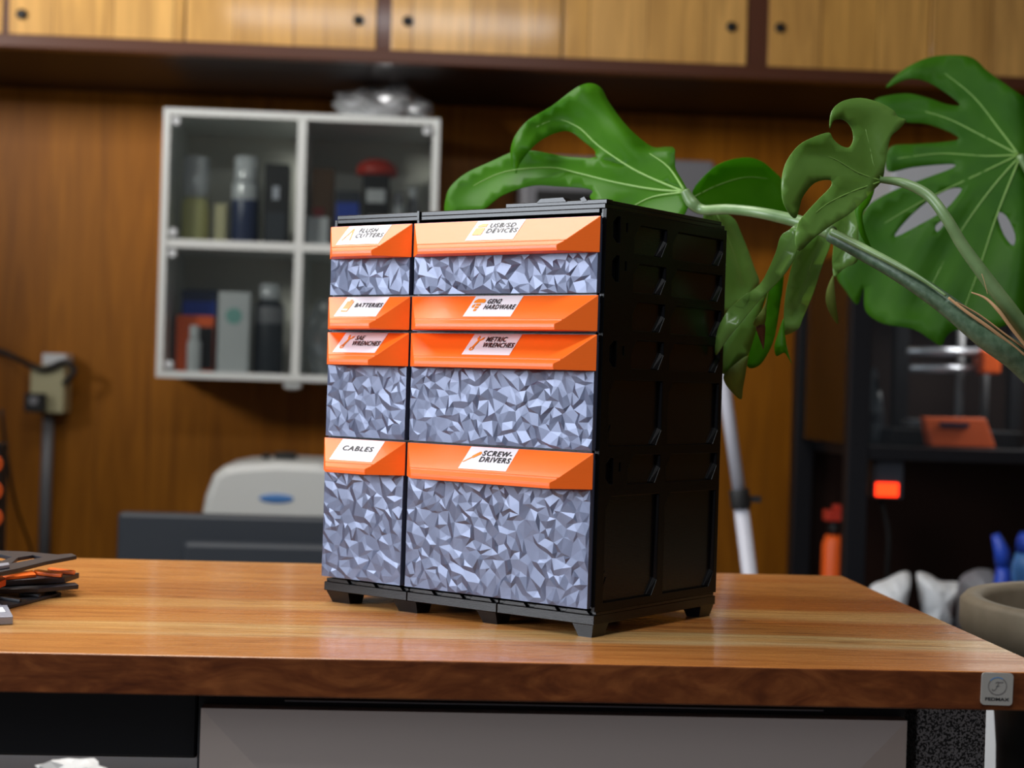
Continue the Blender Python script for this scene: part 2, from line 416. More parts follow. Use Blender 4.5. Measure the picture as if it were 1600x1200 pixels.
flask('bottle', (283, 327), 242, 0, SY, M['yellow2'], M['clear'], 'pale yellow bottle with clear cap, left end of upper left compartment', 'bottle', .48, None, .95)
carton('slim_box', (336, 354), 318, 0, SY, .05, M['cream'], 'slim cream box between the yellow bottle and the navy bottle', 'box')
flask('bottle', (362, 406), 242, 0, SY, M['navy'], M['clear'], 'tall navy bottle with pale cap in upper left compartment', 'bottle', .3, (M['clear'], .72, .98), .85)
o = carton('black_device', (414, 452), 255, 0, SY, .09, M['rubber'], 'black device with chrome dial at right end of upper left compartment', 'device', [('chrome_dial', M['alu'], .35, .62, .56, .72), ('dark_panel', M['darkgrey'], .1, .9, .05, .4)])
carton('kraft_box', (488, 522), 262, 0, SY+.04, .08, M['kraft'], 'brown kraft box behind the small white box, upper right compartment', 'box', [('red_seal', M['red'], .1, .6, .33, .5)])
carton('small_white_box', (479, 514), 338, 0, SY-.04, .05, M['paper'], 'small white box in front of the kraft box, upper right compartment', 'box')
carton('blue_box', (526, 562), 298, 0, SY, .07, M['blue'], 'bright blue box in upper right compartment', 'box', [('dark_top_band', M['darkgrey'], 0, 1, .8, 1)])
o = carton('black_box', (567, 609), 272, 0, SY+.01, .09, M['rubber'], 'black box with pale label under the red cap, upper right compartment', 'box', [('pale_label', M['paper'], .15, .85, .62, .8), ('lower_label', M['grey'], .2, .7, .2, .45)])
# red cap lying on the black box
x0, x1, z0, z1 = on_shelf(567, 609, 272, 0, SY+.01)
bm = B(); lathe(bm, [(.052, 0), (.056, .012), (.05, .03), (.03, .042), (.012, .046)], ((x0+x1)/2, SY+.06, z1+.001), 24)
tag(obj('red_cap', bm, M['red'], None, world=True), 'dark red rounded cap lying on the black box', 'cap')
flask('jar', (613, 634), 300, 0, SY+.02, M['clear'], M['grey'], 'grey jar just right of the black box in the upper right compartment', 'jar', .2)
flask('jar', (636, 655), 292, 0, SY+.06, M['grey'], M['clear'], 'rightmost jar of the upper right compartment, grey with pale lid', 'jar', .2)
carton('picture_box', (284, 338), 452, 1, SY+.07, .07, M['navy'], 'dark box with blue and yellow bands at the back of the lower left compartment', 'box', [('blue_band', M['blue'], .05, 1, .62, .86), ('yellow_band', M['yellow'], 0, 1, .42, .6), ('red_field', M['redorange'], 0, .8, 0, .4)])
o = carton('orange_tool_case', (276, 334), 492, 1, SY+.01, .05, M['redorange'], 'orange red tool case behind the small white bottle', 'case', [('black_grip', M['rubber'], .6, 1, .04, .8)])
flask('bottle', (292, 314), 508, 1, SY-.05, M['paper'], M['paper'], 'small white bottle at front of lower left compartment', 'bottle', .3, None, .7)
x0, x1, z0, z1 = on_shelf(342, 391, 455, 1, SY-.03)
o = carton('tall_white_box', (342, 391), 455, 1, SY-.03, .07, M['paper'], 'tall white box with teal emblem in lower left compartment', 'box')
bm = B(); lathe(bm, [(.021, 0), (.021, .001)], n=24); bm.transform(Matrix.Translation(((x0+x1)/2, SY-.0302, z0+(z1-z0)*.7)) @ Matrix.Rotation(math.pi/2, 4, 'X')); obj('teal_emblem', bm, M['teal'], o, world=True)
flask('bottle', (397, 444), 442, 1, SY, M['darkgrey'], M['clear'], 'dark grey bottle with silver cap right of the tall white box', 'bottle', .18, (M['grey'], .68, .9), .7)

def crumple(name, c, sx, sy, sz, m, seed, parent=None, sub=3, rest=None, amp=.45):
    """crumpled film bag: icosphere with ridged displacement, flattened where it rests"""
    rr = random.Random(seed); bm = B(); bmesh.ops.create_icosphere(bm, subdivisions=sub, radius=1)
    dirs = [(Vector((rr.gauss(0, 1), rr.gauss(0, 1), rr.gauss(0, 1))).normalized(), rr.uniform(2, 7), rr.uniform(0, 6)) for _ in range(12)]
    for v in bm.verts:
        s = sum(abs(math.sin(v.co.dot(d)*f+ph)) for d, f, ph in dirs)/12
        k = 1+(s-.63)*amp*3+rr.uniform(-.05, .05)
        v.co *= k; v.co = Vector((v.co.x*sx, v.co.y*sy, max(v.co.z, -.75)*sz))
    zmin = min(v.co.z for v in bm.verts)
    for v in bm.verts: v.co += Vector(c)-Vector((0, 0, zmin))
    return obj(name, bm, m, parent, smooth=False, world=True)
q = at(595, 155, CF+.12)
tag(crumple('plastic_bag', (q.x+.01, CF+.09, cz1+.001), .125, .09, .05, M['film'], 3), 'crumpled clear plastic bag lying on top of the white wall cabinet', 'bag')
q = at(480, 520, CF+.15)
tag(crumple('plastic_bag', (q.x+.06, CF+.17, cz0+t_+.001), .062, .045, .11, M['film'], 5), 'grey plastic bag filling the lower right compartment of the wall cabinet', 'bag')

# ---------------------------------------------------------------- left of the wall: fuse box, conduit, cables
a = at(48, 570, 4.6); b = at(99, 646, 4.6)
sb = empty('switch_box', ((a.x+b.x)/2, 4.65, b.z), 0, 'cream wall switch box with black plug above a grey conduit', 'switch box')
bm = B(); box(bm, (a.x, 4.6, b.z), (b.x, WY-.001, a.z)); obj('housing', bm, M['cream'], sb, world=True, bevel=.004)
bm = B(); c = at(66, 552, 4.61); d = at(103, 568, 4.61); box(bm, (c.x, 4.61, a.z+.0005), (d.x, WY-.002, c.z)); obj('top_cap', bm, M['paper'], sb, world=True, bevel=.003)
bm = B(); c = at(38, 614, 4.56); d = at(68, 644, 4.56); box(bm, (c.x, 4.56, d.z), (d.x, 4.599, c.z)); pl = obj('plug', bm, M['rubber'], sb, world=True, bevel=.004)
bm = B(); e = at(52, 626, 4.555); lathe(bm, [(.012, 0), (.012, .003)], n=16); bm.transform(Matrix.Translation((e.x, 4.5595, e.z)) @ Matrix.Rotation(math.pi/2, 4, 'X')); obj('plug_face', bm, M['grey'], pl, world=True)
bm = B(); tube(bm, [at(76, 648, 4.66), at(72, 760, 4.66), at(68, 905, 4.66)], .016, 12); tag(obj('conduit_pipe', bm, M['steel'], None, world=True), 'straight grey conduit pipe running down the wall below the switch box', 'pipe')
bm = B(); tube(bm, catmull([at(-60, 535, 4.66), at(0, 549, 4.66), at(30, 562, 4.64), at(47, 571, 4.585), at(70, 577, 4.585), at(100, 566, 4.585), at(116, 578, 4.585), at(106, 594, 4.585), at(100, 600, 4.59)]), .008, 8)
tag(obj('power_cable', bm, M['rubber'], None, world=True), 'thick black cable looping over the cream switch box', 'cable')
bm = B(); tube(bm, catmull([at(2, 640, 4.2), at(18, 760, 4.3), at(35, 820, 4.5), at(48, 858, 4.6), at(50, 900, 4.62)]), .004, 8)
tag(obj('thin_cable', bm, M['rubber'], None, world=True), 'thin black cable hanging down the wall left of the conduit', 'cable')

# ---------------------------------------------------------------- back workbench with monitor, printer
bz = .55
wb = empty('back_workbench', (-1.0, 4.0, 0), 0, 'dark workbench along the back wall behind the wooden desk', 'workbench')
bm = B(); box(bm, (-2.3, 3.25, bz-.03), (.55, WY-.03, bz)); obj('worktop', bm, M['dark'], wb, world=True)
for x in (-2.25, .5):
    for y in (3.3, 4.6):
        bm = B(); box(bm, (x-.02, y-.02, 0), (x+.02, y+.02, bz-.03)); obj('leg', bm, M['dark'], wb, world=True)
Ym = 3.35
a = at(184, 797, Ym); zm0 = bz+.10
mo = empty('monitor', (a.x+.3, Ym+.04, bz), 0, 'wide dark grey flat monitor on the back bench, in front of the white printer', 'monitor')
x1 = at(560, 797, Ym).x+.25
bm = B(); box(bm, (a.x, Ym, zm0), (x1, Ym+.035, a.z-.004)); obj('housing', bm, M['darkgrey'], mo, world=True, bevel=.008)
bm = B(); c = at(285, 846, Ym-.03); box(bm, (c.x, Ym-.028, zm0+.01), (x1-.12, Ym-.0005, c.z)); obj('rear_bulge', bm, M['darkgrey'], mo, world=True, bevel=.01)
bm = B(); box(bm, (a.x+.32, Ym+.036, bz+.015), (a.x+.40, Ym+.06, a.z-.1)); box(bm, (a.x+.22, Ym-.06, bz+.0005), (a.x+.5, Ym+.13, bz+.0145)); obj('stand', bm, M['rubber'], mo, world=True)
# printer behind
Yp = 3.95
pts = [(313, 812), (320, 775), (333, 742), (349, 729), (375, 724), (432, 721), (500, 724), (520, 730), (535, 742), (546, 775), (552, 812)]
lo = [at(x, y, Yp) for x, y in pts]; lo = [Vector((lo[0].x, Yp, bz+.001))] + lo + [Vector((lo[-1].x, Yp, bz+.001))]
hi = [p+Vector((0, .35, 0)) for p in lo]
pr = empty('desktop_printer', ((lo[0].x+lo[-1].x)/2, Yp+.15, bz), 0, 'rounded off-white desktop printer with a blue oval badge behind the monitor', 'printer')
bm = B(); hexa(bm, lo, hi); obj('shell', bm, M['white'], pr, world=True, bevel=.02)
bm = B(); bmesh.ops.create_uvsphere(bm, u_segments=24, v_segments=12, radius=1); e = at(432, 779, Yp)
bm.transform(Matrix.Translation((e.x, Yp-.001, e.z)) @ Matrix.Diagonal((.041, .003, .011, 1))); obj('badge', bm, M['lightblue'], pr, world=True, smooth=True)
bm = B(); c = at(408, 720, Yp+.1); d = at(462, 711, Yp+.1); box(bm, (c.x, Yp+.1, at(432, 721, Yp).z+.001), (c.x+.02, Yp+.16, d.z)); box(bm, (c.x+.03, Yp+.1, at(432, 721, Yp).z+.001), (d.x, Yp+.17, d.z+.004))
obj('paper_guide', bm, M['rubber'], pr, world=True, bevel=.004)
# black perforated panel with reddish lit rings at far left edge
a = at(-120, 690, 3.6); b = at(9, 850, 3.68)
pc = empty('computer_tower', ((a.x+b.x)/2, 3.7, bz), 0, 'black computer tower with reddish fan rings at the left edge of the photo', 'computer')
bm = B(); box(bm, (a.x, 3.6, bz+.0005), (b.x, 3.68, a.z)); obj('case', bm, M['dark'], pc, world=True, bevel=.004)
for k in range(3):
    c = at(-12, 725+42*k, 3.595); bm = B(); lathe(bm, [(.014, 0), (.02, 0), (.02, .006), (.014, .006), (.014, 0)], n=24, cap=False)
    bm.transform(Matrix.Translation((c.x, 3.5995, c.z)) @ Matrix.Rotation(math.pi/2, 4, 'X')); obj('fan_ring', bm, M['redorange'], pc, world=True)

# ---------------------------------------------------------------- grey unit on the wall behind the leaves
a = at(818, 240, 4.42); b = at(1114, 345, 4.42)
gu = empty('grey_wall_unit', ((a.x+b.x)/2, 4.5, b.z), 0, 'grey box with dark window fixed to the wall behind the monstera leaves', 'wall unit')
bm = B(); box(bm, (a.x, 4.42, b.z), (b.x, WY-.001, a.z)); obj('housing', bm, M['grey'], gu, world=True, bevel=.008)
a2 = at(838, 297, 4.42); b2 = at(1040, 335, 4.42)
bm = B(); box(bm, (a2.x, 4.415, b2.z), (b2.x, 4.4195, a2.z)); obj('window', bm, M['rubber'], gu, world=True)

# ---------------------------------------------------------------- right: printer enclosure on a black rack
RY = 3.35                     # front plane of the rack
def RX(px, Y=RY): return at(px, 700, Y).x
def RZ(py, Y=RY, px=1420): return at(px, py, Y).z
rk = empty('printer_rack', (RX(1480), RY+.3, 0), 0, 'black metal rack holding the glazed printer enclosure at the right', 'rack')
xl, xr = RX(1326), RX(1326)+1.02; yb = RY+.46
for x, y in ((xl, RY), (xr, RY), (xl, yb), (xr, yb)):
    bm = B(); box(bm, (x, y, 0), (x+.042, y+.042, RZ(386))); obj('post', bm, M['dark'], rk, world=True, bevel=.002)
zs = RZ(700)
bm = B(); box(bm, (xl+.043, RY, zs-.025), (xr-.001, yb+.04, zs)); obj('shelf', bm, M['dark'], rk, world=True)
bm = B(); box(bm, (xl+.043, RY, .52), (xr-.001, yb+.04, .545)); obj('shelf', bm, M['dark'], rk, world=True)
zt = RZ(394)
bm = B(); box(bm, (xl+.043, RY, zt), (xr-.001, yb+.04, zt+.02)); obj('top_panel', bm, M['glass'], rk, world=True)
bm = B(); box(bm, (xl, yb+.043, 0), (xr+.04, yb+.05, zt)); obj('back_panel', bm, M['shadebrown'], rk, world=True)  # dark sheet added down to the floor to stand for the dim wall behind
bm = B(); box(bm, (xl+.01, RY+.043, zs+.002), (xl+.014, yb-.001, zt-.001)); obj('glass_side', bm, M['glass'], rk, world=True)
bm = B(); tube(bm, [Vector((xr-.02, RY+.05, zs-.03)), Vector((xr-.34, RY+.05, .58))], .012, 8); obj('brace', bm, M['darkgrey'], rk, world=True)
bm = B(); box(bm, (xl+.044, RY+.004, zs+.004), (xr-.002, RY+.008, zt-.002)); obj('glass_front', bm, M['glass'], rk, world=True)
# red-capped white spool holder in it
e = at(1319, 556, 3.6); z7b = zs+.0005
sp = empty('lamp_head', (e.x, 3.6, zs), 0, 'small white lamp head with red cap on a dark stem, behind the rack post', 'lamp')
bm = B(); lathe(bm, [(.03, z7b), (.03, z7b+.008), (.006, z7b+.012), (.006, e.z-.02)], (e.x, 3.6, 0), 16); obj('stem', bm, M['dark'], sp, world=True)
bm = B(); lathe(bm, [(.008, -.022), (.022, -.014), (.027, 0), (.024, .01)], (e.x, 3.6, e.z), 20); obj('shade', bm, M['paper'], sp, world=True)
bm = B(); lathe(bm, [(.024, .0105), (.022, .02), (.012, .027)], (e.x, 3.6, e.z), 20); obj('cap', bm, M['redorange'], sp, world=True)
area('added_enclosure_fill', (xl+.55, RY+.12, zt-.03), (xl+.5, RY+.05, zs), .5, .04, 2.2, (1, .97, .95))  # unseen fill light added to brighten the printer's orange panel
# 3D printer inside the rack
Y3 = RY+.13
pp = empty('desktop_3d_printer', (RX(1480, Y3), Y3+.2, zs), 0, 'black framed 3D printer with orange control panel and orange rail end, behind glass', '3D printer')
def P3(px, py, Y=Y3): return at(px, py, Y)
zsb = zs+.0005
bm = B(); a = P3(1395, 690); b = P3(1600, 690)
box(bm, (a.x, Y3, zsb), (b.x, Y3+.20, zsb+.035)); obj('base_frame', bm, M['dark'], pp, world=True, bevel=.003)
pts = [(1448, 652), (1546, 654), (1557, 690), (1456, 690)]
lo = [P3(x, y, Y3-.05) for x, y in pts]; lo[2].z = lo[3].z = zsb+.002
bm = B(); hexa(bm, [lo[3], lo[2], lo[2]+Vector((0, .049, 0)), lo[3]+Vector((0, .049, 0))], [lo[0]+Vector((0, .02, 0)), lo[1]+Vector((0, .02, 0)), lo[1]+Vector((0, .049, 0)), lo[0]+Vector((0, .049, 0))])
cp = obj('control_panel', bm, M['redorange'], pp, world=True, bevel=.003)
a = P3(1472, 660, Y3-.052); b = P3(1516, 668, Y3-.052)
bm = B(); box(bm, (a.x, Y3-.046, b.z), (b.x, Y3-.03, a.z)); obj('screen', bm, M['navy'], cp, world=True)
for y0, y1, x0_, x1_ in ((541, 556, 1417, 1532), (568, 582, 1421, 1532)):
    a = P3(x0_, (y0+y1)/2, Y3+.12); b = P3(x1_, (y0+y1)/2+2, Y3+.12)
    bm = B(); tube(bm, [a, b], (y1-y0)/2*(Y3+.12)/FPX*.9, 12); obj('rail', bm, M['alu'], pp, world=True)
a = P3(1532, 545, Y3+.1); b = P3(1562, 585, Y3+.1)
bm = B(); box(bm, (a.x, Y3+.09, b.z), (b.x, Y3+.15, a.z)); obj('rail_end', bm, M['redorange'], pp, world=True, bevel=.006)
for px in (1513, 1553):
    a = P3(px, 500, Y3+.13); bm = B(); tube(bm, [Vector((a.x, Y3+.155+.02, zsb+.036)), Vector((a.x, Y3+.175, a.z))], .009, 10); obj('guide_rod', bm, M['steel'], pp, world=True)
bm = B(); a = P3(1400, 480, Y3+.2); b = P3(1580, 500, Y3+.2)
box(bm, (a.x, Y3+.19, zsb+.036), (a.x+.03, Y3+.22, a.z)); box(bm, (b.x, Y3+.19, zsb+.036), (b.x+.03, Y3+.22, a.z)); box(bm, (a.x, Y3+.19, a.z+.0005), (b.x+.03, Y3+.22, a.z+.04)); obj('portal_frame', bm, M['dark'], pp, world=True)
bm = B(); a = P3(1425, 640, Y3+.1); b = P3(1505, 644, Y3+.1); box(bm, (a.x, Y3+.04, zsb+.04), (b.x, Y3+.18, zsb+.055)); obj('print_bed', bm, M['grey'], pp, world=True)
a = P3(1350, 560, Y3+.1); b = P3(1368, 640, Y3+.1)
tag(crumple('filament_bag', ((a.x+b.x)/2, Y3+.1, zsb), .028, .04, .09, M['darkgrey'], 9, None, 3), 'dark crumpled bag standing left of the 3D printer behind glass', 'bag')
# aluminium profile on the rack shelf right of the panel
# white box on top of the rack
a = at(1398, 268, RY+.1); b = at(1640, 390, RY+.1)
bm = B(); box(bm, (a.x, RY+.12, zt+.0205), (b.x+.1, RY+.34, at(1500, 250, RY+.12).z)); tag(obj('storage_box', bm, M['paper'], None, world=True, bevel=.01), 'large white box on top of the printer rack, glimpsed through the leaf holes', 'box')
# red display on a black box hanging below shelf
a = at(1368, 754, RY+.02); b = at(1403, 776, RY+.02)
dm = empty('meter_box', ((a.x+b.x)/2, RY+.06, b.z), 0, 'black meter box with glowing red display under the rack shelf', 'meter')
bm = B(); box(bm, (a.x-.006, RY+.021, b.z-.005), (b.x+.012, RY+.09, zs-.026)); obj('housing', bm, M['darkgrey'], dm, world=True, bevel=.003)
bm = B(); box(bm, (a.x, RY+.017, b.z), (b.x, RY+.0205, a.z)); obj('display', bm, M['led'], dm, world=True, bevel=.0015)
bm = B(); tube(bm, catmull([Vector((a.x+.02, RY+.05, b.z-.006)), at(1388, 830, RY+.05), at(1386, 900, RY+.06), Vector((at(1388, 900, RY+.06).x, RY+.08, .56))]), .006, 8); obj('cable', bm, M['rubber'], dm, world=True)
# orange tool and bits in the dark cabinet, lower
Yq = 3.72
a = at(1286, 836, Yq); b = at(1323, 862, Yq)
def stack_thing(): pass
zsh = .5455
ob = empty('spray_bottle', ((a.x+b.x)/2, 3.6, zsh), 0, 'orange bottle with black neck and red trigger on the lower rack shelf', 'bottle')
xc = at(1303, 840, 3.6).x; s_ = 3.6/3.72
r = (b.x-a.x)/2*s_*.95; zt1 = at(1305, 836, 3.6).z; zt2 = at(1305, 814, 3.6).z; zt3 = at(1305, 797, 3.6).z
bm = B(); lathe(bm, [(r*.9, zsh), (r, zsh+.01), (r, zt1-.02), (r*.7, zt1)], (xc, 3.6, 0), 20); obj('body', bm, M['redorange'], ob, world=True)
bm = B(); lathe(bm, [(r*.45, zt1+.0005), (r*.45, zt2)], (xc, 3.6, 0), 16); obj('neck', bm, M['rubber'], ob, world=True)
bm = B(); box(bm, (xc-r*.85, 3.58, zt2+.0005), (xc+r*.5, 3.62, zt3)); box(bm, (xc-r*.1, 3.585, zt3), (xc+r*.5, 3.615, zt3+.012)); obj('trigger_head', bm, M['red'], ob, world=True, bevel=.002)
# white pointed paper bags, blue bottles on a low crate in front of rack
cz = atz(1450, 960, TT).z
lc = empty('low_cabinet', (1.0, 3.05, 0), 0, 'low dark cabinet in front of the printer rack, carrying bags and blue bottles', 'cabinet')
lz = .665
a = at(1352, 940, 2.95); b = at(1700, 940, 2.95)
bm = B(); box(bm, (a.x, 2.9, 0), (b.x, 3.28, lz-.02)); obj('body', bm, M['dark'], lc, world=True)
bm = B(); box(bm, (a.x-.01, 2.89, lz-.0195), (b.x+.01, 3.29, lz)); obj('top', bm, M['darkgrey'], lc, world=True)
def pbag(px, w_, seed, label, Y=3.02, m='paper'):
    P = [at(x, y, Y) for x, y in px]
    lo = [p.copy() for p in P]; 
    bm = B(); mid = sum(P, Vector())/len(P)
    # pillow between two outlines
    A = catmull(P, 4, True); fr = [bm.verts.new(p) for p in A]; rr = random.Random(seed)
    inn = []
    for sgn in (-1, 1):
        ring = [bm.verts.new(mid+(p-mid)*.62+Vector((0, sgn*w_*rr.uniform(.7, 1.1), rr.uniform(-.004, .004)))) for p in A]
        c = bm.verts.new(mid+Vector((0, sgn*w_*1.15, 0))); n = len(A)
        for i in range(n):
            bm.faces.new((fr[i], fr[(i+1) % n], ring[(i+1) % n], ring[i])); bm.faces.new((ring[i], ring[(i+1) % n], c))
    zmin = min(v.co.z for v in bm.verts)
    for v in bm.verts:
        if v.co.z < lz+.0005: v.co.z = lz+.0005
    return tag(obj('paper_bag', bm, M[m], None, smooth=True, world=True), label, 'bag', 'folded bags in front of the rack')
pbag([(1356, 925), (1385, 905), (1412, 893), (1423, 900), (1418, 935), (1400, 1010), (1362, 1010)], .04, 1, 'white folded bag nearest the desk corner, its peak pointing right')
pbag([(1432, 900), (1440, 894), (1456, 900), (1470, 908), (1500, 912), (1490, 945), (1475, 1010), (1448, 1010), (1440, 950)], .04, 2, 'white folded bag with its peak on the left, second from the desk corner')
pbag([(1498, 915), (1515, 893), (1540, 889), (1556, 905), (1550, 1010), (1500, 1010)], .05, 3, 'greyish rumpled bag between the white bags and the blue bottles', 3.12, 'grey')
a = at(1553, 915, 3.05); b = at(1583, 836, 3.05)
bo = empty('squeeze_bottle', ((a.x+b.x)/2, 3.05, lz), 0, 'deep blue bottle with a slanted spout, left one of the two blue bottles', 'bottle')
xc = (a.x+b.x)/2; r = (b.x-a.x)/2
bm = B(); lathe(bm, [(r*.9, lz+.0005), (r, lz+.01), (r, lz+.1), (r*.7, b.z-.055)], (xc, 3.05, 0), 20); obj('body', bm, M['blue'], bo, world=True)
bm = B(); tube(bm, [Vector((xc, 3.05, b.z-.056)), Vector((xc-.004, 3.05, b.z-.03)), Vector((xc-.017, 3.05, b.z))], [.016, .015, .008], 12); obj('spout', bm, M['blue'], bo, world=True)
a = at(1578, 915, 3.1); b = at(1640, 833, 3.1); xc = (a.x+b.x)/2; r = (b.x-a.x)/2*.9
bo = empty('round_bottle', (xc, 3.1, lz), 0, 'light blue bottle with darker blue cap at the right edge beside the deep blue bottle', 'bottle')
zcap = at(1600, 860, 3.1).z
bm = B(); lathe(bm, [(r*.9, lz+.0005), (r, lz+.01), (r, zcap-.03), (r*.8, zcap-.005)], (xc, 3.1, 0), 24); obj('body', bm, M['lightblue'], bo, world=True)
bm = B(); lathe(bm, [(r*.8, zcap-.0045), (r*.78, zcap+.02), (r*.6, b.z)], (xc, 3.1, 0), 24); obj('cap', bm, M['blue'], bo, world=True)

# white telescopic pole (light stand)
Yt = 2.75
pl = empty('light_stand', (at(1185, 990, Yt).x, Yt, 0), 0, 'white telescopic light stand leaning behind the black organiser, with black clamp', 'stand')
top = at(1108, 430, Yt); mid = at(1155, 768, Yt+.0); low = at(1172, 905, Yt); dirv = (low-mid).normalized(); foot = low+dirv*((low.z-.0)/-dirv.z)
bm = B(); tube(bm, [top, at(1137, 640, Yt), mid], .0105, 14); obj('upper_tube', bm, M['standgrey'], pl, world=True)
bm = B(); tube(bm, [mid+dirv*.025, foot], .0125, 14); obj('lower_tube', bm, M['standgrey'], pl, world=True)
bm = B(); tube(bm, [mid-dirv*.004, mid+dirv*.028], .0165, 14); cl = obj('clamp', bm, M['rubber'], pl, world=True, bevel=.002)
bm = B(); c = mid+dirv*.012+Vector((.022, 0, 0)); box(bm, c-Vector((.012, .006, .005)), c+Vector((.012, .006, .005))); obj('clamp_lever', bm, M['rubber'], cl, world=True)
bm = B(); lathe(bm, [(.12, 0), (.12, .01), (.03, .02)], (foot.x, Yt, 0), 28); obj('base', bm, M['dark'], pl, world=True)

# white box on the floor seen below the desk at the right, and low floor things
a = at(1500, 1150, 2.75)
bm = B(); box(bm, (a.x, 2.35, 0), (a.x+.3, 2.75, .69)); tag(obj('floor_box', bm, M['paper'], None, world=True, bevel=.006), 'tall white box on the floor, a sliver seen between desk leg and plant stand', 'box')

# ---------------------------------------------------------------- the wooden desk
F0, F1, XR = 1.2363, 1.8665, .5018; XL = -1.05; TH = .0292
dk = empty('wooden_desk', ((XL+XR)/2, (F0+F1)/2, 0), 0, 'long wooden desk with striped acacia top on black speckled metal legs', 'desk')
bm = B(); v = box(bm, (XL, F0, TT-TH), (XR, F1, TT))
for f in bm.faces: f.material_index = 0 if f.normal.z > .5 or f.calc_center_median().z > TT-1e-4 else 1
obj('desktop', bm, [M['top'], M['edge']], dk, world=True, bevel=.0012)
la, lb = at(1432, 1150, 1.30).x, at(1541, 1150, 1.30).x
for x in (la, XL+.05):
    for y in (1.30, 1.74):
        bm = B(); box(bm, (x, y, 0), (x+(lb-la), y+.057, TT-TH-.0005)); obj('leg', bm, M['hammer'], dk, world=True, bevel=.002)
bm = B(); za = at(150, 1180, 1.31).z; box(bm, (XL+.05+lb-la, 1.305, za), (at(309, 1100, 1.305).x, 1.345, TT-TH-.0005)); obj('front_rail', bm, M['dark'], dk, world=True, bevel=.002)
# maker's badge on the desk edge
bd = at(1557, 1076, F0)
bm = B()
def rrect(w_, h_, r_, n=5):
    o_ = []
    for cx, cy, a0 in ((w_/2-r_, h_/2-r_, 0), (-w_/2+r_, h_/2-r_, 90), (-w_/2+r_, -h_/2+r_, 180), (w_/2-r_, -h_/2+r_, 270)):
        for k in range(n+1):
            t = math.radians(a0+90*k/n); o_.append((cx+r_*math.cos(t), cy+r_*math.sin(t)))
    return o_
def text_mesh(s, size, bold=.0, sx=1.0, shear=0, space=1.0, align='LEFT', res=3):
    c = bpy.data.curves.new('txt', 'FONT'); c.body = s; c.size = size; c.offset = bold; c.shear = shear; c.space_character = space; c.align_x = align; c.resolution_u = res; c.space_line = .88
    o = bpy.data.objects.new('txt', c); COL.objects.link(o); dg = bpy.context.evaluated_depsgraph_get(); dg.update()
    me = bpy.data.meshes.new_from_object(o.evaluated_get(dg)); COL.objects.unlink(o); bpy.data.objects.remove(o)
    bm = B(); bm.from_mesh(me); bm.transform(Matrix.Diagonal((sx, 1, 1, 1))); bpy.data.meshes.remove(me); return bm
def add_bm(dst, src, mtx, mi):
    src.transform(mtx)
    mp = {v: dst.verts.new(v.co) for v in src.verts}
    for f in src.faces:
        try: dst.faces.new([mp[v] for v in f.verts]).material_index = mi
        except ValueError: pass
    src.free()
Fm = Matrix.Translation((bd.x, F0-.0008, bd.z)) @ Matrix.Rotation(math.radians(90), 4, 'X') @ Matrix.Rotation(math.radians(-1), 4, 'Z')
bs = .0242
rr_ = rrect(bs, bs*1.01, .0028)
bm = B(); hexa(bm, [(x, y, -.0006) for x, y in rr_], [(x, y, .0008) for x, y in rr_]); bm.transform(Fm)
badge = obj('maker_badge', bm, mat('badge_plate', (.42, .40, .36), .25, .3), dk, world=True)
bm = B()
ring = [( .0072*math.cos(t), .0068*math.sin(t)+.0022) for t in [2*math.pi*k/40 for k in range(40)]]
ring2 = [( .0067*math.cos(t), .0063*math.sin(t)+.0022) for t in [2*math.pi*k/40 for k in range(40)]]
for k in range(40):
    v = [bm.verts.new((*p, .0010)) for p in (ring[k], ring[(k+1) % 40], ring2[(k+1) % 40], ring2[k])]
    bm.faces.new(v).material_index = 1 if 6 <= k <= 15 else 0
def stroke(dst, P, wd, mi, z=.0010):
    P = catmull([(*p, 0) for p in P], 5)
    for a, b in zip(P, P[1:]):
        d = (b-a); n = Vector((-d.y, d.x, 0)).normalized()*wd/2
        vv = [dst.verts.new((q.x, q.y, z)) for q in (a-n, b-n, b+n, a+n)]; dst.faces.new(vv).material_index = mi
s_ = .001
stroke(bm, [(-3.4*s_, -.2*s_), (-4*s_, -.8*s_), (-2.6*s_, -1.2*s_), (-.8*s_, .6*s_), (.6*s_, 4.2*s_), (1.2*s_, 5*s_)], .00045, 0)
stroke(bm, [(-1.6*s_, 4.2*s_), (-.4*s_, 5.2*s_), (2*s_, 5*s_), (4.4*s_, 5.3*s_)], .0005, 0)
stroke(bm, [(-1.2*s_, 2.0*s_), (1.6*s_, 2.4*s_)], .0004, 0)
t = text_mesh('FEDMAX', .0033, .00008, 1.45, 0, 1.0, 'CENTER'); add_bm(bm, t, Matrix.Translation((0, -.0088, .0010)), 2)
bm.transform(Fm); obj('badge_print', bm, [mat('badge_grey_print', (.12, .11, .11), .4), mat('badge_blue_print', (.03, .22, .55), .4), M['ink']], badge, world=True)

# under-desk cabinet with a bevelled metal front
YU = 1.262
ua = at(313, 1110, YU); ub = at(1420, 1130, YU); uz = (ua.z+ub.z)/2+.001
uc = empty('under_desk_cabinet', ((ua.x+ub.x)/2, 1.5, 0), 0, 'black cupboard with wide mitred grey metal door, below the wooden desktop', 'cabinet')
bm = B(); box(bm, (ua.x-.004, YU+.022, .001), (ub.x+.004, 1.70, uz+.010)); obj('housing', bm, M['dark'], uc, world=True, bevel=.001)
M['panel'] = mat('smoked_metal', (.82, .70, .63), .38, .75)
O = [(ua.x, YU+.004, .30), (ub.x, YU+.004, .30), (ub.x, YU+.004, uz), (ua.x, YU+.004, uz)]
fwid = .05
I = [(ua.x+fwid, YU-.0005, .30+fwid), (ub.x-fwid, YU-.0005, .30+fwid), (ub.x-fwid, YU-.0005, uz-fwid), (ua.x+fwid, YU-.0005, uz-fwid)]
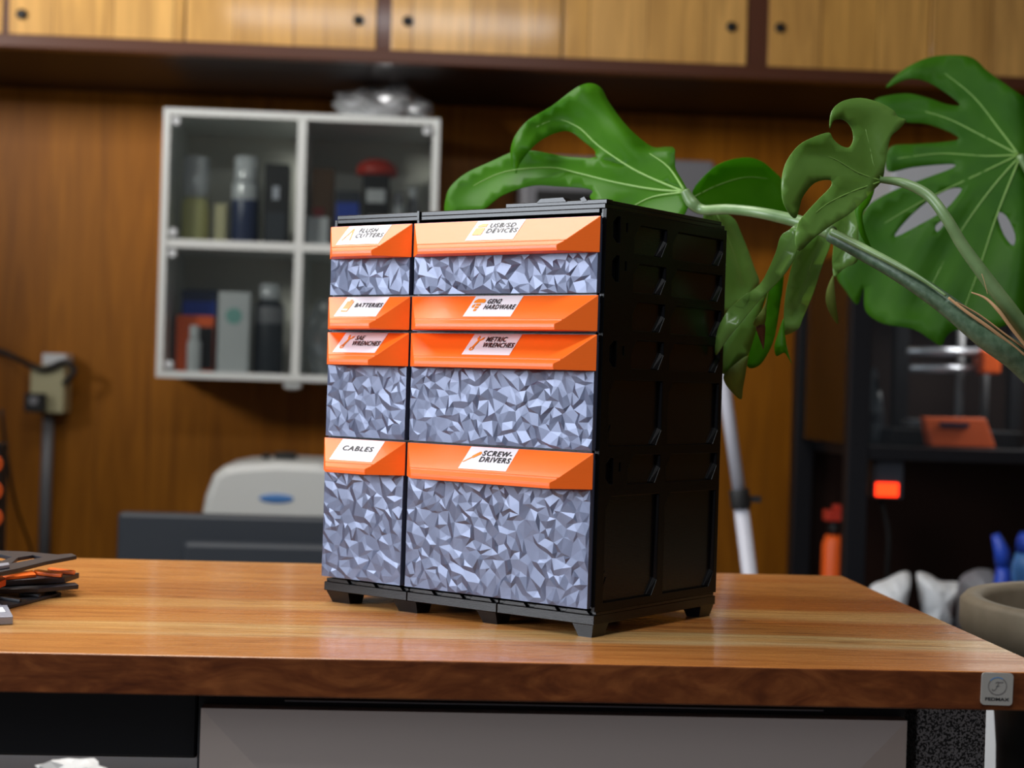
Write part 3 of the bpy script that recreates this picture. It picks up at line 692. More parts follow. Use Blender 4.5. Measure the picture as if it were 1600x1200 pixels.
Bk = [(x, YU+.021, z) for x, y, z in O]
bm = B(); o_ = [bm.verts.new(p) for p in O]; i_ = [bm.verts.new(p) for p in I]; k_ = [bm.verts.new(p) for p in Bk]
for n in range(4):
    m_ = (n+1) % 4; bm.faces.new((o_[n], o_[m_], i_[m_], i_[n])); bm.faces.new((k_[n], k_[m_], o_[m_], o_[n]))
bm.faces.new(i_); bm.faces.new(k_); obj('door', bm, M['panel'], uc, world=True)
sa = at(445, 1100, YU+.015); sb_ = at(1285, 1119, YU+.015)
bm = B(); box(bm, (sa.x, YU+.012, uz+.0045), (sb_.x, YU+.0215, uz+.0057)); obj('gap_highlight', bm, M['grey'], uc, world=True)  # light streak in the gap, modelled as a paler grey strip
# white crumpled bag under the desk at the left
q = at(118, 1215, 1.95)
bm = B(); box(bm, (q.x-.25, 1.78, 0), (q.x+.25, 2.1, q.z-.006)); tag(obj('storage_crate', bm, M['darkgrey'], None, world=True, bevel=.01), 'dark grey crate on the floor below the desk at the left', 'crate')
tag(crumple('plastic_bag', (q.x, 1.92, q.z-.005), .038, .03, .018, M['paper'], 14, None, 3), 'small white crumpled bag on the crate below the left end of the desk', 'bag')

# ---------------------------------------------------------------- the drawer organiser
U = .1
org = empty('drawer_organizer', (-.06824, 1.55399, TT), -.7005, 'black tabletop organiser with eight labelled orange-handled drawers and faceted silver fronts', 'organizer')
def u3(*p): return tuple(c*U for c in p)
def loc_obj(name, bm, m, parent=None, **k):
    bm.transform(Matrix.Diagonal((U, U, U, 1))); return obj(name, bm, m, parent or org, **k)
HB, HT, H = .235, 3.52, 3.596
ROWS = [(.235, 4), (1.5257, 3), (2.4937, 1), (2.8163, 2)]; UH = .32265
# carcass
bm = B()
box(bm, (.03, 1.955, HB), (2.97, 2, HT))                  # back
box(bm, (0, 0, HB), (.035, 2, HT)); box(bm, (.985, 0, HB), (1.015, 1.95, HT))
box(bm, (2.93, 0.02, HB), (2.962, 1.99, HT))
box(bm, (.036, 0, HT-.035), (2.929, 1.954, HT)); box(bm, (.036, 0, HB), (2.929, 1.954, HB+.02))
for z, n in ROWS[1:]:
    box(bm, (.036, 0, z-.012), (.984, 1.95, z+.012)); box(bm, (1.016, 0, z-.012), (2.929, 1.95, z+.012))
loc_obj('carcass', bm, M['black'], bevel=.0004)
# side panel with recessed chamfered fields
def field(y0, y1, z0, z1, c=.085):
    return [(y0, z0+.0), (y1-c, z0), (y1, z0+c*1.5), (y1, z1), (y0+c, z1), (y0, z1-c*1.3)]
holes = []
for z, n in ROWS:
    k = n
    z0, z1 = z, z+n*UH
    segs = [(z0, z1)] if n < 3 else [(z0, z1-UH-.015), (z1-UH+.0, z1)]
    if n == 2: segs = [(z0, z0+UH), (z0+UH, z1)]
    for s0, s1 in segs:
        slim = s1-s0 < .4
        ya = .44 if slim else .12
        holes.append(field(ya, .955, s0+.045, s1-.035)); holes.append(field(1.06, 1.94, s0+.045, s1-.035))
for z1, hh in ((HT, 1), (HT-UH, 1), (2.4937, 1), (1.5257, 1)):
    holes.append([(.10, z1-.10), (.17, z1-.05), (.21, z1-.05), (.21, z1-.27), (.16, z1-.27), (.10, z1-.22)])
    holes.append([(.30, z1-.09), (.325, z1-.09), (.325, z1-.17), (.30, z1-.17)])
bm = B(); plate(bm, [(0, HB-.02), (2, HB-.02), (2, HT), (0, HT)], holes, lambda a, b, t: (t, a, b), 2.964, 3.0)
loc_obj('side_panel', bm, M['black_side'], bevel=.0004)
# slanted corner glints: thin chamfer ribs inside each field
for h in holes:
    if len(h) == 6 and h[3][0]-h[0][0] > .3:
        a, b, c = h[1], h[2], h[3]; w_ = .042; bm = B()
        P = [(a[0]-.01, a[1]+.004, 2.996), (b[0]-.002, b[1]+.004, 2.996), (b[0]-.002, c[1]-.01, 2.996), (b[0]-.012, c[1]-.01, 2.985), (b[0]-.016, b[1]+.02, 2.972), (a[0]-w_, a[1]+.010, 2.972)]
        hexa(bm, [(2.9645, p[0], p[1]) for p in P], [(p[2], p[0], p[1]) for p in P])
        loc_obj('side_rib', bm, M['black'])
# little mark on two fields and seams
for zc in (1.68, .42, 2.62):
    bm = B(); rr = [(.14, 0), (.20, .11), (.17, .12), (.12, .03)]
    for dx, dz, sc in ((0, 0, 1), (.035, -.03, .8), (.005, -.07, .55)):
        p = [(.12+dx+(a-.12)*sc, zc+dz+b*sc) for a, b in rr]
        hexa(bm, [(2.9648 if zc < 2.5 else 2.9648, a, b) for a, b in p], [(2.974, a, b) for a, b in p])
    if zc < 2.5: loc_obj('side_mark', bm, M['black'])
    else: bm.free()
# lid with rails
bm = B()
box(bm, (0.03, .0, HT+.0005), (2.985, 1.985, HT+.04))
box(bm, (2.30, .12, HT+.0405), (2.97, 1.95, HT+.075)); box(bm, (1.95, .02, HT+.0405), (2.985, .11, HT+.078))
loc_obj('lid', bm, M['black'], bevel=.0005)
bm = B()
pf = [(2.28, 0), (2.32, .055), (2.55, .06), (2.585, 0)]
hexa(bm, [(x, .01, HT+.07+z*.6) for x, z in pf], [(x, .11, HT+.07+z*.6) for x, z in pf])
pf = [(2.74, 0), (2.72, .03), (2.76, .045), (2.79, .01)]
hexa(bm, [(x, .015, HT+.06+z) for x, z in pf], [(x, .1, HT+.06+z) for x, z in pf])
loc_obj('lid_latch', bm, M['black'])
bm = B(); box(bm, (1.0, -.02, HT-.03), (1.025, 0.0, HT+.045)); loc_obj('lid_clip', bm, M['black'])
# base tiles and feet
for i in range(3):
    bm = B(); x0 = i+.004; x1 = i+.996
    box(bm, (x0, .0, .105), (x1, 1.995, .185)); box(bm, (x0, .03, .1855), (x1, 1.96, .215))
    for a in (.05, .37, .69):
        pf = [(x0+a, .186), (x0+a+.26, .186), (x0+a+.225, .222), (x0+a+.035, .222)]
        hexa(bm, [(x, .003, z) for x, z in pf], [(x, .028, z) for x, z in pf])
    bt = loc_obj('base_tile', bm, M['black'], bevel=.0005)
    for j in (0, 1):
        for (xa, xb) in (((.03, .30), ) if i == 0 else ()) + (((.78, .985),) if i else ((.83, 1.10),)):
            if i == 0 and xa == .83 and False: continue
            X0, X1 = i+xa, i+xb; y0, y1 = (.005, .24) if j == 0 else (1.755, 1.99)
            bm = B(); top = [(X0, y0, .104), (X1, y0, .104), (X1, y1, .104), (X0, y1, .104)]
            bot = [(X0+.055, y0+(.03 if i < 2 else .012), 0), (X1-(.02 if i == 2 else 0), y0+(.03 if i < 2 else .012), 0), (X1-(.02 if i == 2 else 0), y1-.04, 0), (X0+.055, y1-.04, 0)]
            hexa(bm, bot, top); bm.transform(Matrix.Diagonal((U, U, U, 1))); obj('foot', bm, M['black'], bt)
# faceted drawer faces
def relief(bm, x0, x1, z0, z1, yf, sp=.098, amp=.012, rs=None, back=.05):
    outer = []; nx = max(2, round((x1-x0)/sp)); nz = max(2, round((z1-z0)/sp))
    outer += [(x0+(x1-x0)*i/nx, z0) for i in range(nx)] + [(x1, z0+(z1-z0)*i/nz) for i in range(nz)]
    outer += [(x1-(x1-x0)*i/nx, z1) for i in range(nx)] + [(x0, z1-(z1-z0)*i/nz) for i in range(nz)]
    ex = []; H = {}
    def add(p, h, dm):
        if not (x0+.02 < p[0] < x1-.02 and z0+.02 < p[1] < z1-.02): return False
        if any((p[0]-q[0])**2+(p[1]-q[1])**2 < dm*dm for q in ex): return False
        ex.append(p); H[(round(p[0], 5), round(p[1], 5))] = h; return True
    for _ in range(int(2000*(x1-x0)*(z1-z0))):
        p = (rs.uniform(x0, x1), rs.uniform(z0, z1))
        if add(p, rs.choice((.6, .85, 1.0)), .066):
            for k in range(rs.choice((1, 2, 2))):
                a_ = rs.choice((0, 180, 200, 60, 270, 300))+rs.uniform(-25, 25); r_ = rs.uniform(.03, .055)
                add((p[0]+r_*math.cos(math.radians(a_)), p[1]+r_*math.sin(math.radians(a_))), rs.choice((0, .1, .3)), .027)
    v, tr = cdt(outer, (), ex)
    V = []
    for q in v:
        edge = q.x < x0+.003 or q.x > x1-.003 or q.y < z0+.003 or q.y > z1-.003
        h = rs.uniform(0, .25)*amp if edge else H.get((round(q.x, 5), round(q.y, 5)), .2)*amp
        V.append(bm.verts.new((q.x, yf-h, q.y)))
    for t in tr: bm.faces.new([V[i] for i in t])
    box(bm, (x0, yf+.001, z0), (x1, yf+back, z1))
def handle(bm, x0, x1, zt_, h, yf, p=.25, w_=.25):
    zs_ = zt_-.245; zb_ = zt_-h
    A = [(x0, yf), (x1, yf)]
    v = {}
    def V(k, c): v[k] = bm.verts.new(c)
    V('tl', (x0, yf, zt_)); V('tr', (x1, yf, zt_)); V('bl', (x0, yf, zb_)); V('br', (x1, yf, zb_))
    g1, g2, g3 = .205, .217, .228     # groove across the slope
    def sl(k, z, d=0):
        y = yf-p*(z/.245)+d; ww = yf-y
        V('l'+k, (x0+ww, y, zt_-z)); V('r'+k, (x1-ww, y, zt_-z))
    sl('a', g1, .009); sl('c', g1+.002, .0); sl('v', g1+.012, .25*.010/.245); sl('s', .245)
    V('ls2', (x0+w_+.004, yf-p-.004, zt_-.252)); V('rs2', (x1-w_-.004, yf-p-.004, zt_-.252))
    V('lb', (x0+w_, yf-p, zb_)); V('rb', (x1-w_, yf-p, zb_))
    V('lm', (x0+w_+.004, yf-p-.004, zt_-.275)); V('rm', (x1-w_-.004, yf-p-.004, zt_-.275))
    F = lambda *k: bm.faces.new([v[i] for i in k])
    F('tl', 'tr', 'ra', 'la');     F('la', 'ra', 'rc', 'lc'); F('lc', 'rc', 'rv', 'lv'); F('lv', 'rv', 'rs', 'ls'); F('ls', 'rs', 'rs2', 'ls2'); F('ls2', 'rs2', 'rm', 'lm'); F('lm', 'rm', 'rb', 'lb')
    F('tr', 'br', 'rb', 'rm', 'rs2', 'rs', 'rv', 'rc', 'ra'); F('tl', 'la', 'lc', 'lv', 'ls', 'ls2', 'lm', 'lb', 'bl'); F('bl', 'lb', 'rb', 'br'); F('tl', 'bl', 'br', 'tr')
S2 = math.sqrt(2)
def slopeM(xc, zt_, yf, d=0.0015):
    """maps label plane (x right, y up along slope from the top edge) onto the handle slope"""
    ux = Vector((1, 0, 0)); uy = Vector((0, .200, .205)).normalized(); n = Vector((0, -.205, .200)).normalized()
    o = Vector((xc, yf, zt_))+n*d
    return Matrix(((ux.x, uy.x, n.x, o.x), (ux.y, uy.y, n.y, o.y), (ux.z, uy.z, n.z, o.z), (0, 0, 0, 1)))
def poly2(bm, P, mi, z=.0050):
    v, tr = cdt(P)
    vs = [bm.verts.new((q.x, q.y, z)) for q in v]
    for t in tr: bm.faces.new([vs[i] for i in t]).material_index = mi
def disc(cx, cy, r, n=14, sx=1): return [(cx+r*sx*math.cos(2*math.pi*i/n), cy+r*math.sin(2*math.pi*i/n)) for i in range(n)]
def rot(P, a, c=(0, 0)):
    a = math.radians(a); return [((x-c[0])*math.cos(a)-(y-c[1])*math.sin(a)+c[0], (x-c[0])*math.sin(a)+(y-c[1])*math.cos(a)+c[1]) for x, y in P]
def icon(bm, kind, cx, cy):
    mv = lambda P: [(x+cx, y+cy) for x, y in P]
    if kind == 'cutters':
        for s in (-1, 1):
            poly2(bm, mv([(0, .09), (s*.012, .07), (s*.055, -.08), (s*.042, -.085), (-s*.004, .055)][::(1 if s < 0 else -1)]), 2)
    elif kind == 'card':
        poly2(bm, mv([(-.05, -.075), (.05, -.075), (.05, .02), (-.05, .02)]), 2); poly2(bm, mv([(-.045, .03), (.05, .03), (.05, .075), (-.015, .075), (-.045, .05)]), 2)
    elif kind == 'battery':
        poly2(bm, mv([(-.04, -.08), (.04, -.08), (.04, .06), (.015, .06), (.015, .08), (-.015, .08), (-.015, .06), (-.04, .06)]), 2)
        poly2(bm, mv([(-.028, -.065), (.028, -.065), (.028, -.045), (-.028, -.045)]), 0, .0065)
    elif kind == 'screw':
        poly2(bm, mv([(-.06, .03), (.055, .03), (.06, .055), (.035, .08), (-.035, .08), (-.06, .055)]), 2)
        for k in range(3): poly2(bm, mv([(-.022+k*.004, .02-k*.034), (.028-k*.004, .02-k*.034), (.024-k*.004, -.006-k*.034), (-.018+k*.004, -.006-k*.034)]), 2)
        poly2(bm, mv([(-.055, .0), (-.03, .02), (-.03, -.03), (-.05, -.03)]), 2)
    elif kind == 'wrench':
        poly2(bm, mv(rot([(-.012, -.06), (.012, -.06), (.012, .03), (.035, .05), (.035, .085), (.014, .07), (.012, .05), (-.012, .05), (-.014, .07), (-.035, .085), (-.035, .05), (-.012, .03)], -14)), 2)
        o_ = rot(disc(0, -.07, .024), -14); i_ = rot(disc(0, -.07, .010), -14)
        v, tr = cdt(mv(o_), [mv(i_)]); vs = [bm.verts.new((q.x, q.y, .0050)) for q in v]
        for t in tr: bm.faces.new([vs[i] for i in t]).material_index = 2
    elif kind == 'driver':
        poly2(bm, mv(rot([(-.006, -.10), (.006, -.10), (.007, -.01), (.016, 0), (.018, .07), (.010, .085), (-.010, .085), (-.018, .07), (-.016, 0), (-.007, -.01)], -50)), 2)
rs = random.Random(4)
CONT = {(0, 3): ('cutters', 'FLUSH\nCUTTERS'), (1, 3): ('card', 'USB/SD\nDEVICES'), (0, 2): ('battery', 'BATTERIES'), (1, 2): ('screw', 'GEN2\nHARDWARE'),
        (0, 1): ('wrench', 'SAE\nWRENCHES'), (1, 1): ('wrench', 'METRIC\nWRENCHES'), (0, 0): (None, 'CABLES'), (1, 0): ('driver', 'SCREW-\nDRIVERS')}
YF = -.062
for cx in (0, 1):
    for ri, (z, n) in enumerate(ROWS):
        x0, x1 = (.012, .990) if cx == 0 else (1.010, 2.985); z0, z1 = z+.008, z+n*UH-.010
        dr = bpy.data.objects.new('drawer', None)
        xm = (x0+x1)/2
        # tray body behind the face, or the whole front when only the handle shows
        bm = B()
        if n > 1: relief(bm, x0+.015, x1-.02, z0, z1-.30, YF, rs=rs)
        else: box(bm, (x0+.015, YF, z0), (x1-.02, YF+.05, z1))
        box(bm, (x0+.03, YF+.052, z0+.02), (x1-.03, 1.80, z0+.04)); box(bm, (x0+.03, YF+.052, z0+.0405), (x0+.05, 1.80, z1-.06)); box(bm, (x1-.05, YF+.052, z0+.0405), (x1-.03, 1.80, z1-.06))
        if n > 1: box(bm, (x0+.015, YF+.001, z1-.2995), (x1-.02, YF+.05, z1))
        for v_ in bm.verts: v_.co *= U
        d = obj('drawer', bm, M['silk'], org)
        kind, txt = CONT[(cx, ri)]
        bm = B(); handle(bm, x0, x1, z1, .298, YF-.0015)
        loose = [v_ for v_ in bm.verts if not v_.link_faces]
        for v_ in loose: bm.verts.remove(v_)
        for v_ in bm.verts: v_.co *= U
        h = obj('handle', bm, M['orange'], d, bevel=.00035)
        # card label
        lx = (x0+x1)/2+(.0 if cx == 0 else -.015)
        bm = B(); W_ = .252
        P = [(-W_, -.262), (W_, -.262), (W_, -.008), (-W_, -.008)]
        hexa(bm, [(*p, 0) for p in P], [(*p, .0016) for p in P])
        if kind: icon(bm, kind, -.168, -.125)
        two = '\n' in txt
        T = text_mesh(txt, .080 if len(txt) < 9 or two else .074, .0020, 1.22, 0, 1.14)
        tw = max(v_.co.x for v_ in T.verts)
        tx = -.085 if kind else -tw/2
        if kind and tx+tw > W_-.01:
            k = (W_-.012-tx)/tw; T.transform(Matrix.Diagonal((k, 1, 1, 1)))
        add_bm(bm, T, Matrix.Translation((tx, -.105 if two else -.145, .0065)), 1)
        bm.transform(slopeM(lx, z1, YF-.0015, .0012)); bm.transform(Matrix.Diagonal((U, U, U, 1)))
        obj('label_card', bm, [M['card'], M['ink'], M['icon']], d)
        bpy.data.objects.remove(dr)

# ---------------------------------------------------------------- pile of printed parts at the left of the desk
def slab(name, px, zlo, th, m, label=None, cat=None, holes=(), parent=None, group=None, tilt=0):
    """flat printed piece: outline given on its top face"""
    z1 = TT+zlo+th
    P = [atz(x, y, z1) for x, y in px]; Hs = [[atz(x, y, z1) for x, y in h] for h in holes]
    bm = B(); plate(bm, [(p.x, p.y) for p in P], [[(p.x, p.y) for p in h] for h in Hs], lambda a, b, t: (a, b, t), TT+zlo, z1)
    o = obj(name, bm, m, parent, world=True, bevel=.0006)
    if label: tag(o, label, cat, group)
    return o
M['pblack'] = mat('matte_black_plastic', (.018, .018, .024), .42)
M['pgrey'] = mat('silver_grey_plastic', (.30, .31, .36), .35, .2)
base = slab('ribbed_panel', [(-120, 960), (-60, 985), (8, 948), (96, 925.5), (60, 915), (-100, 930)], .0002, .0028, M['pblack'], 'ribbed matte black plastic panel lying lowest in the pile at the left', 'panel')
for k, (x0, y0, x1, y1) in enumerate(((73, 918.5, 91, 920.5), (33, 924, 64, 928), (0, 930, 34, 935), (-30, 937, 5, 942.5))):
    slab('rib', [(x0, y0), (x1, y1), (x1-3, y1+1.8), (x0-3, y0+1.8)], .0032, .0025, M['pblack'], parent=base)
slab('thin_plate', [(-80, 930), (0, 921), (60, 919), (123, 913.5), (118, 910), (10, 912), (-80, 916)], .0068, .004, M['pblack'], 'thin black plate with pointed right end, just above the ribbed panel', 'plate')
slab('dark_plate', [(-80, 908), (10, 907), (60, 904.5), (101, 902.5), (124, 895), (70, 892), (-80, 890)], .0115, .005, M['pblack'], 'black plate carrying the small orange pieces in the pile', 'plate')
slab('orange_strip', [(53, 890.5), (60, 889.5), (98, 894.5), (96, 897.5), (58, 894)], .0168, .003, M['orange'], 'narrow orange strip on the black plate, nearer of the two thin strips', 'strip', group='thin orange strips in the pile')
slab('orange_strip', [(74, 888), (80, 886.5), (118, 890.8), (117, 893.2), (78, 890)], .0168, .003, M['orange'], 'narrow orange strip at the far right tip of the pile', 'strip', group='thin orange strips in the pile')
slab('orange_plate', [(3, 900.5), (51, 890.5), (57, 897.5), (10, 901.8)], .0168, .0025, M['orange'], 'flat orange wedge between the orange block and the thin strips', 'wedge')
slab('orange_block', [(-40, 912), (0, 908.5), (9.5, 904.5), (0, 896), (-40, 893)], .0168, .006, M['orange'], 'orange block cut off by the left edge of the photo', 'block')
fr = slab('open_frame', [(-90, 888), (0, 893.5), (28, 888), (72, 877), (120, 868.2), (113, 864.5), (90, 866.2), (40, 861.5), (-90, 857)], .031, .0035, M['pblack'], 'black open lattice frame on top of the plastic pile', 'frame',
     holes=[[(-60, 864), (-30, 875), (2, 876), (18, 870), (0, 866)], [(18, 880), (66, 870.5), (52, 867), (28, 871)], [(-70, 880), (-20, 884), (-10, 881), (-50, 873)]])
slab('support_block', [(-80, 880), (-10, 878), (0, 874), (-80, 868)], .0166, .0142, M['pblack'], 'black block under the lattice frame at the left edge', 'block')
slab('grey_rod', [(-40, 884), (14, 878.5), (15, 882), (-40, 891)], .0348, .003, M['pgrey'], 'short silver grey bar lying on the lattice frame', 'bar')
gp = slab('grey_wedge', [(-60, 975), (0, 964), (20.5, 963), (11, 945), (-60, 946)], .0002, .0065, M['pgrey'], 'silver grey slanted piece with white patch at the lower left of the pile', 'piece')
slab('white_patch', [(-30, 958), (9, 955.8), (4, 948.5), (-30, 950)], .0068, .0003, M['paper'], parent=gp)

# ---------------------------------------------------------------- pot and plant stand
PX, PY = .765, 1.63; PZ = TT+.006; PR = .197
st = empty('plant_stand', (PX, PY, 0), 0, 'tall black tapered stand below the taupe pot, right of the desk', 'plant stand')
bm = B(); lathe(bm, [(.13, 0), (.14, .02), (.157, .75), (.165, .844)], (PX, PY, 0), 48); obj('column', bm, M['black_side'], st, world=True)
pt = empty('plant_pot', (PX, PY, .8445), 0, 'round taupe plant pot with thick rolled rim at the right end of the desk', 'pot')
bm = B(); z0 = .8446
lathe(bm, [(.164, z0), (.180, z0+.003), (.190, z0+.015), (PR, PZ-.03), (PR, PZ-.006), (PR-.006, PZ), (PR-.020, PZ-.001), (PR-.026, PZ-.008), (PR-.03, PZ-.03), (PR-.04, z0+.008), (.02, z0+.006)], (PX, PY, 0), 64, cap=False)
obj('bowl', bm, M['pot'], pt, world=True, smooth=True)
bm = B(); lathe(bm, [(PR-.04, PZ-.052), (PR-.04, PZ-.048), (.05, PZ-.042), (.002, PZ-.041)], (PX, PY, 0), 32); obj('soil', bm, M['soil'], pt, world=True)

# ---------------------------------------------------------------- the monstera
mon = empty('monstera_plant', (PX, PY, PZ-.044), 0, 'large green monstera with split leaves arching from the pot over the desk', 'plant')
def smooth_outline(P, n=4, sharp=()):
    """Catmull-Rom outline; indices in sharp stay corners"""
    out = []; N = len(P)
    for i in range(N):
        a, b, c, d = (Vector(P[(i+k) % N]) for k in (-1, 0, 1, 2))
        if i in sharp: a = b
        if (i+1) % N in sharp: d = c
        for j in range(n):
            t = j/n; q = 0.5*((2*b)+(c-a)*t+(2*a-5*b+4*c-d)*t*t+(3*b-a-3*c+d)*t**3); out.append((q.x, q.y))
    return out
def segd(p, a, b):
    ax, ay = a; bx, by = b; dx, dy = bx-ax, by-ay; L = dx*dx+dy*dy or 1
    t = max(0, min(1, ((p[0]-ax)*dx+(p[1]-ay)*dy)/L)); return math.hypot(p[0]-ax-t*dx, p[1]-ay-t*dy)
def leaf(outlines, depth, m, veins=(), vw=.0011, fold=.012, sig=26, step=13, holes=(), rim=0.0):
    """outlines: list of closed outlines; depth(x, y, k): distance; blades fold down between raised veins"""
    vs = [catmull([(*p, 0) for p in v], 4) for v in veins]
    def dist(x, y):
        if not vs: return 1e3
        return min(segd((x, y), (v[i].x, v[i].y), (v[i+1].x, v[i+1].y)) for v in vs for i in range(0, len(v)-1))
    def dep(x, y, k=0):
        d = dist(x, y); return depth(x, y, k)+fold*math.exp(-(d/sig)**2)+.006*math.sin(x*.045+y*.02)*min(1, d/60)
    bm = B()
    for k, ol in enumerate(outlines):
        P = smooth_outline(ol, 4)
        Hs = [smooth_outline(h, 3) for h in holes] if k == 0 else []
        xs = [p[0] for p in P]; ys = [p[1] for p in P]; ex = []
        y = min(ys)+step/2; row = 0
        while y < max(ys):
            x = min(xs)+(step/2 if row % 2 else 0)
            while x < max(xs):
                if inside((x, y), P) and not any(inside((x, y), h) for h in Hs) and min(math.hypot(x-a, y-b) for a, b in P) > step*.5: ex.append((x, y))
                x += step
            y += step*.87; row += 1
        v, tr = cdt(P, Hs, ex)
        V = [bm.verts.new(atd(q.x, q.y, dep(q.x, q.y, k))) for q in v]
        for t in tr: bm.faces.new([V[i] for i in t])
    bmesh.ops.remove_doubles(bm, verts=bm.verts, dist=.0002)
    for e in list(bm.verts):
        if not e.link_faces: bm.verts.remove(e)
    # face the front side to the camera
    for f in bm.faces:
        f.normal_update()
        if f.normal.dot(CAM-f.calc_center_median()) < 0: f.normal_flip()
    lf = obj('leaf', bm, m, mon, smooth=True, world=True, solid=.0007, soff=-1)
    if veins:
        bm = B()
        for v in vs:
            n = len(v); P = [atd(p.x, p.y, dep(p.x, p.y, 0)-.0002) for p in v]
            tube(bm, P, [vw*(1-.75*i/(n-1)) for i in range(n)], 6)
        obj('veins', bm, M['vein'], lf, smooth=True, world=True)
    return lf
def stem(name, P, R, m, parent=mon, n=12):
    C = catmull(P, 8); rr = []; N = len(R)
    for i in range(len(C)):
        t = i/(len(C)-1)*(N-1); k = min(int(t), N-2); rr.append(R[k]+(R[k+1]-R[k])*(t-k))
    bm = B(); tube(bm, C, rr, n); return obj(name, bm, m, parent, smooth=True, world=True)
# L1: big leaf behind the organiser
up1 = [(1072, 300), (1068, 285), (1056, 264), (1054, 247), (1053, 231), (1040, 229), (1019, 229), (991, 208), (969, 184), (950, 157), (940, 138), (925, 130), (908, 133), (890, 144), (860, 167), (826, 187), (806, 210), (798, 232), (799, 256), (806, 270), (812, 256), (825, 238), (842, 221), (866, 208), (890, 205), (912, 221), (929, 235), (935, 246), (985, 262), (1030, 280)]
lo1 = [(935, 246), (920, 247), (882, 244), (856, 239), (830, 235), (800, 238), (770, 251), (729, 270), (706, 289), (697, 307), (696, 335), (722, 338), (755, 327), (781, 307), (807, 296), (837, 289), (875, 291), (909, 293), (926, 298), (922, 310), (945, 330), (1000, 345), (1050, 345), (1072, 330), (1072, 300), (1030, 280), (985, 262)]
def d1(x, y, k):
    d = 1.64+(1072-x)*.00030+(300-y)*.0004
    if k == 0:
        t = max(0, min(1, (900-x)/100)); d -= .035*t*t*(3-2*t)
        r = max(0, min(1, (x-(905+ (y-130)*.7))/60)); d += .03*r if y < 232 else 0
    return d
leaf([up1, lo1], d1, M['leaf'], veins=[[(1070, 300), (1030, 284), (985, 262), (935, 228), (905, 200), (870, 187), (835, 200)], [(1070, 300), (1020, 296), (960, 285), (900, 270), (860, 262), (790, 268), (740, 290)], [(1070, 301), (1020, 308), (985, 325)], [(1070, 299), (1045, 262), (1015, 240)]], vw=.0016)
# L2 behind, L3 hanging pale lobe
leaf([[(1083, 298), (1108, 268), (1132, 253), (1166, 246), (1190, 252), (1210, 268), (1224, 284), (1236, 320), (1250, 345), (1215, 348), (1181, 336), (1118, 330), (1090, 320)]],
     lambda x, y, k: 1.72+(x-1083)*.0004, M['leaf'], veins=[[(1080, 310), (1120, 290), (1165, 277), (1205, 280)]], vw=.0009)
leaf([[(1100, 335), (1142, 338), (1160, 370), (1178, 418), (1186, 444), (1168, 470), (1130, 495), (1100, 470)]], lambda x, y, k: 1.70+(y-330)*.0003, M['leafmid'], veins=[[(1120, 335), (1145, 390), (1160, 450)]], vw=.0008)
# L4 front leaf
b4 = [(1379, 280), (1384, 250), (1392, 215), (1404, 203), (1416, 188), (1403, 182), (1396, 172), (1374, 160), (1345, 153), (1317, 158), (1300, 174), (1297, 200), (1303, 188), (1318, 187), (1330, 198), (1334, 216), (1327, 230), (1313, 227), (1302, 217), (1295, 207), (1273, 214), (1249, 227), (1230, 251), (1222, 278), (1223, 311), (1232, 331), (1243, 341), (1249, 326), (1255, 307), (1273, 286), (1297, 281), (1299, 291), (1282, 309), (1262, 330), (1247, 350), (1243, 376), (1250, 392), (1272, 372), (1302, 350), (1331, 331), (1362, 300)]
def d4(x, y, k): return 1.50-(1379-x)*.00045-(y-280)*.0002
leaf([b4], d4, M['leafmid'], veins=[[(1379, 281), (1366, 262), (1360, 235), (1352, 200)], [(1377, 283), (1340, 270), (1300, 247), (1262, 240)], [(1376, 284), (1330, 300), (1290, 320), (1262, 345)]], vw=.0012, sig=16, fold=.010)
leaf([[(1247, 350), (1232, 360), (1220, 370), (1212, 395), (1200, 422), (1186, 445), (1158, 466), (1134, 490), (1120, 520), (1118, 555), (1134, 533), (1156, 505), (1178, 478), (1200, 455), (1224, 430), (1240, 405), (1246, 380)]],
     lambda x, y, k: 1.47+(1247-x)*.0004, M['leafmid'], veins=[[(1245, 356), (1222, 395), (1196, 440), (1150, 490)]], vw=.0007, sig=12)
leaf([[(1128, 540), (1134, 532), (1160, 500), (1185, 466), (1199, 452), (1192, 480), (1182, 515), (1168, 556), (1150, 568), (1132, 585), (1125, 570)]], lambda x, y, k: 1.55, M['leafmid'])
leaf([[(1168, 556), (1150, 568), (1132, 585), (1133, 598), (1143, 612), (1158, 624), (1161, 606), (1167, 572)]], lambda x, y, k: 1.545, M['leafpale'])
leaf([[(1200, 452), (1223, 424), (1223, 450), (1220, 470), (1211, 524), (1200, 552), (1185, 572), (1168, 573), (1172, 545), (1186, 505), (1196, 475)]], lambda x, y, k: 1.60, M['leaf'])
pl_ = leaf([[(1201, 452), (1195, 478), (1178, 503), (1182, 510), (1195, 506), (1198, 480)]], lambda x, y, k: 1.52, M['leafpale'])
leaf([[(1182, 510), (1185, 524), (1190, 538), (1193, 546), (1195, 530), (1195, 506)]], lambda x, y, k: 1.52, M['tipbrown'])
leaf([[(1300, 350), (1297, 382), (1285, 413), (1270, 459), (1255, 495), (1247, 514), (1224, 523), (1225, 498), (1228, 459), (1238, 413), (1248, 388), (1272, 370)]], lambda x, y, k: 1.56+(y-350)*.0002, M['leafmid'], veins=[[(1292, 355), (1265, 420), (1245, 490)]], vw=.0008, sig=14)
leaf([[(1224, 498), (1216, 520), (1210, 541), (1213, 556), (1225, 551), (1232, 560), (1237, 568), (1230, 545), (1226, 520)]], lambda x, y, k: 1.58, M['leaf'])
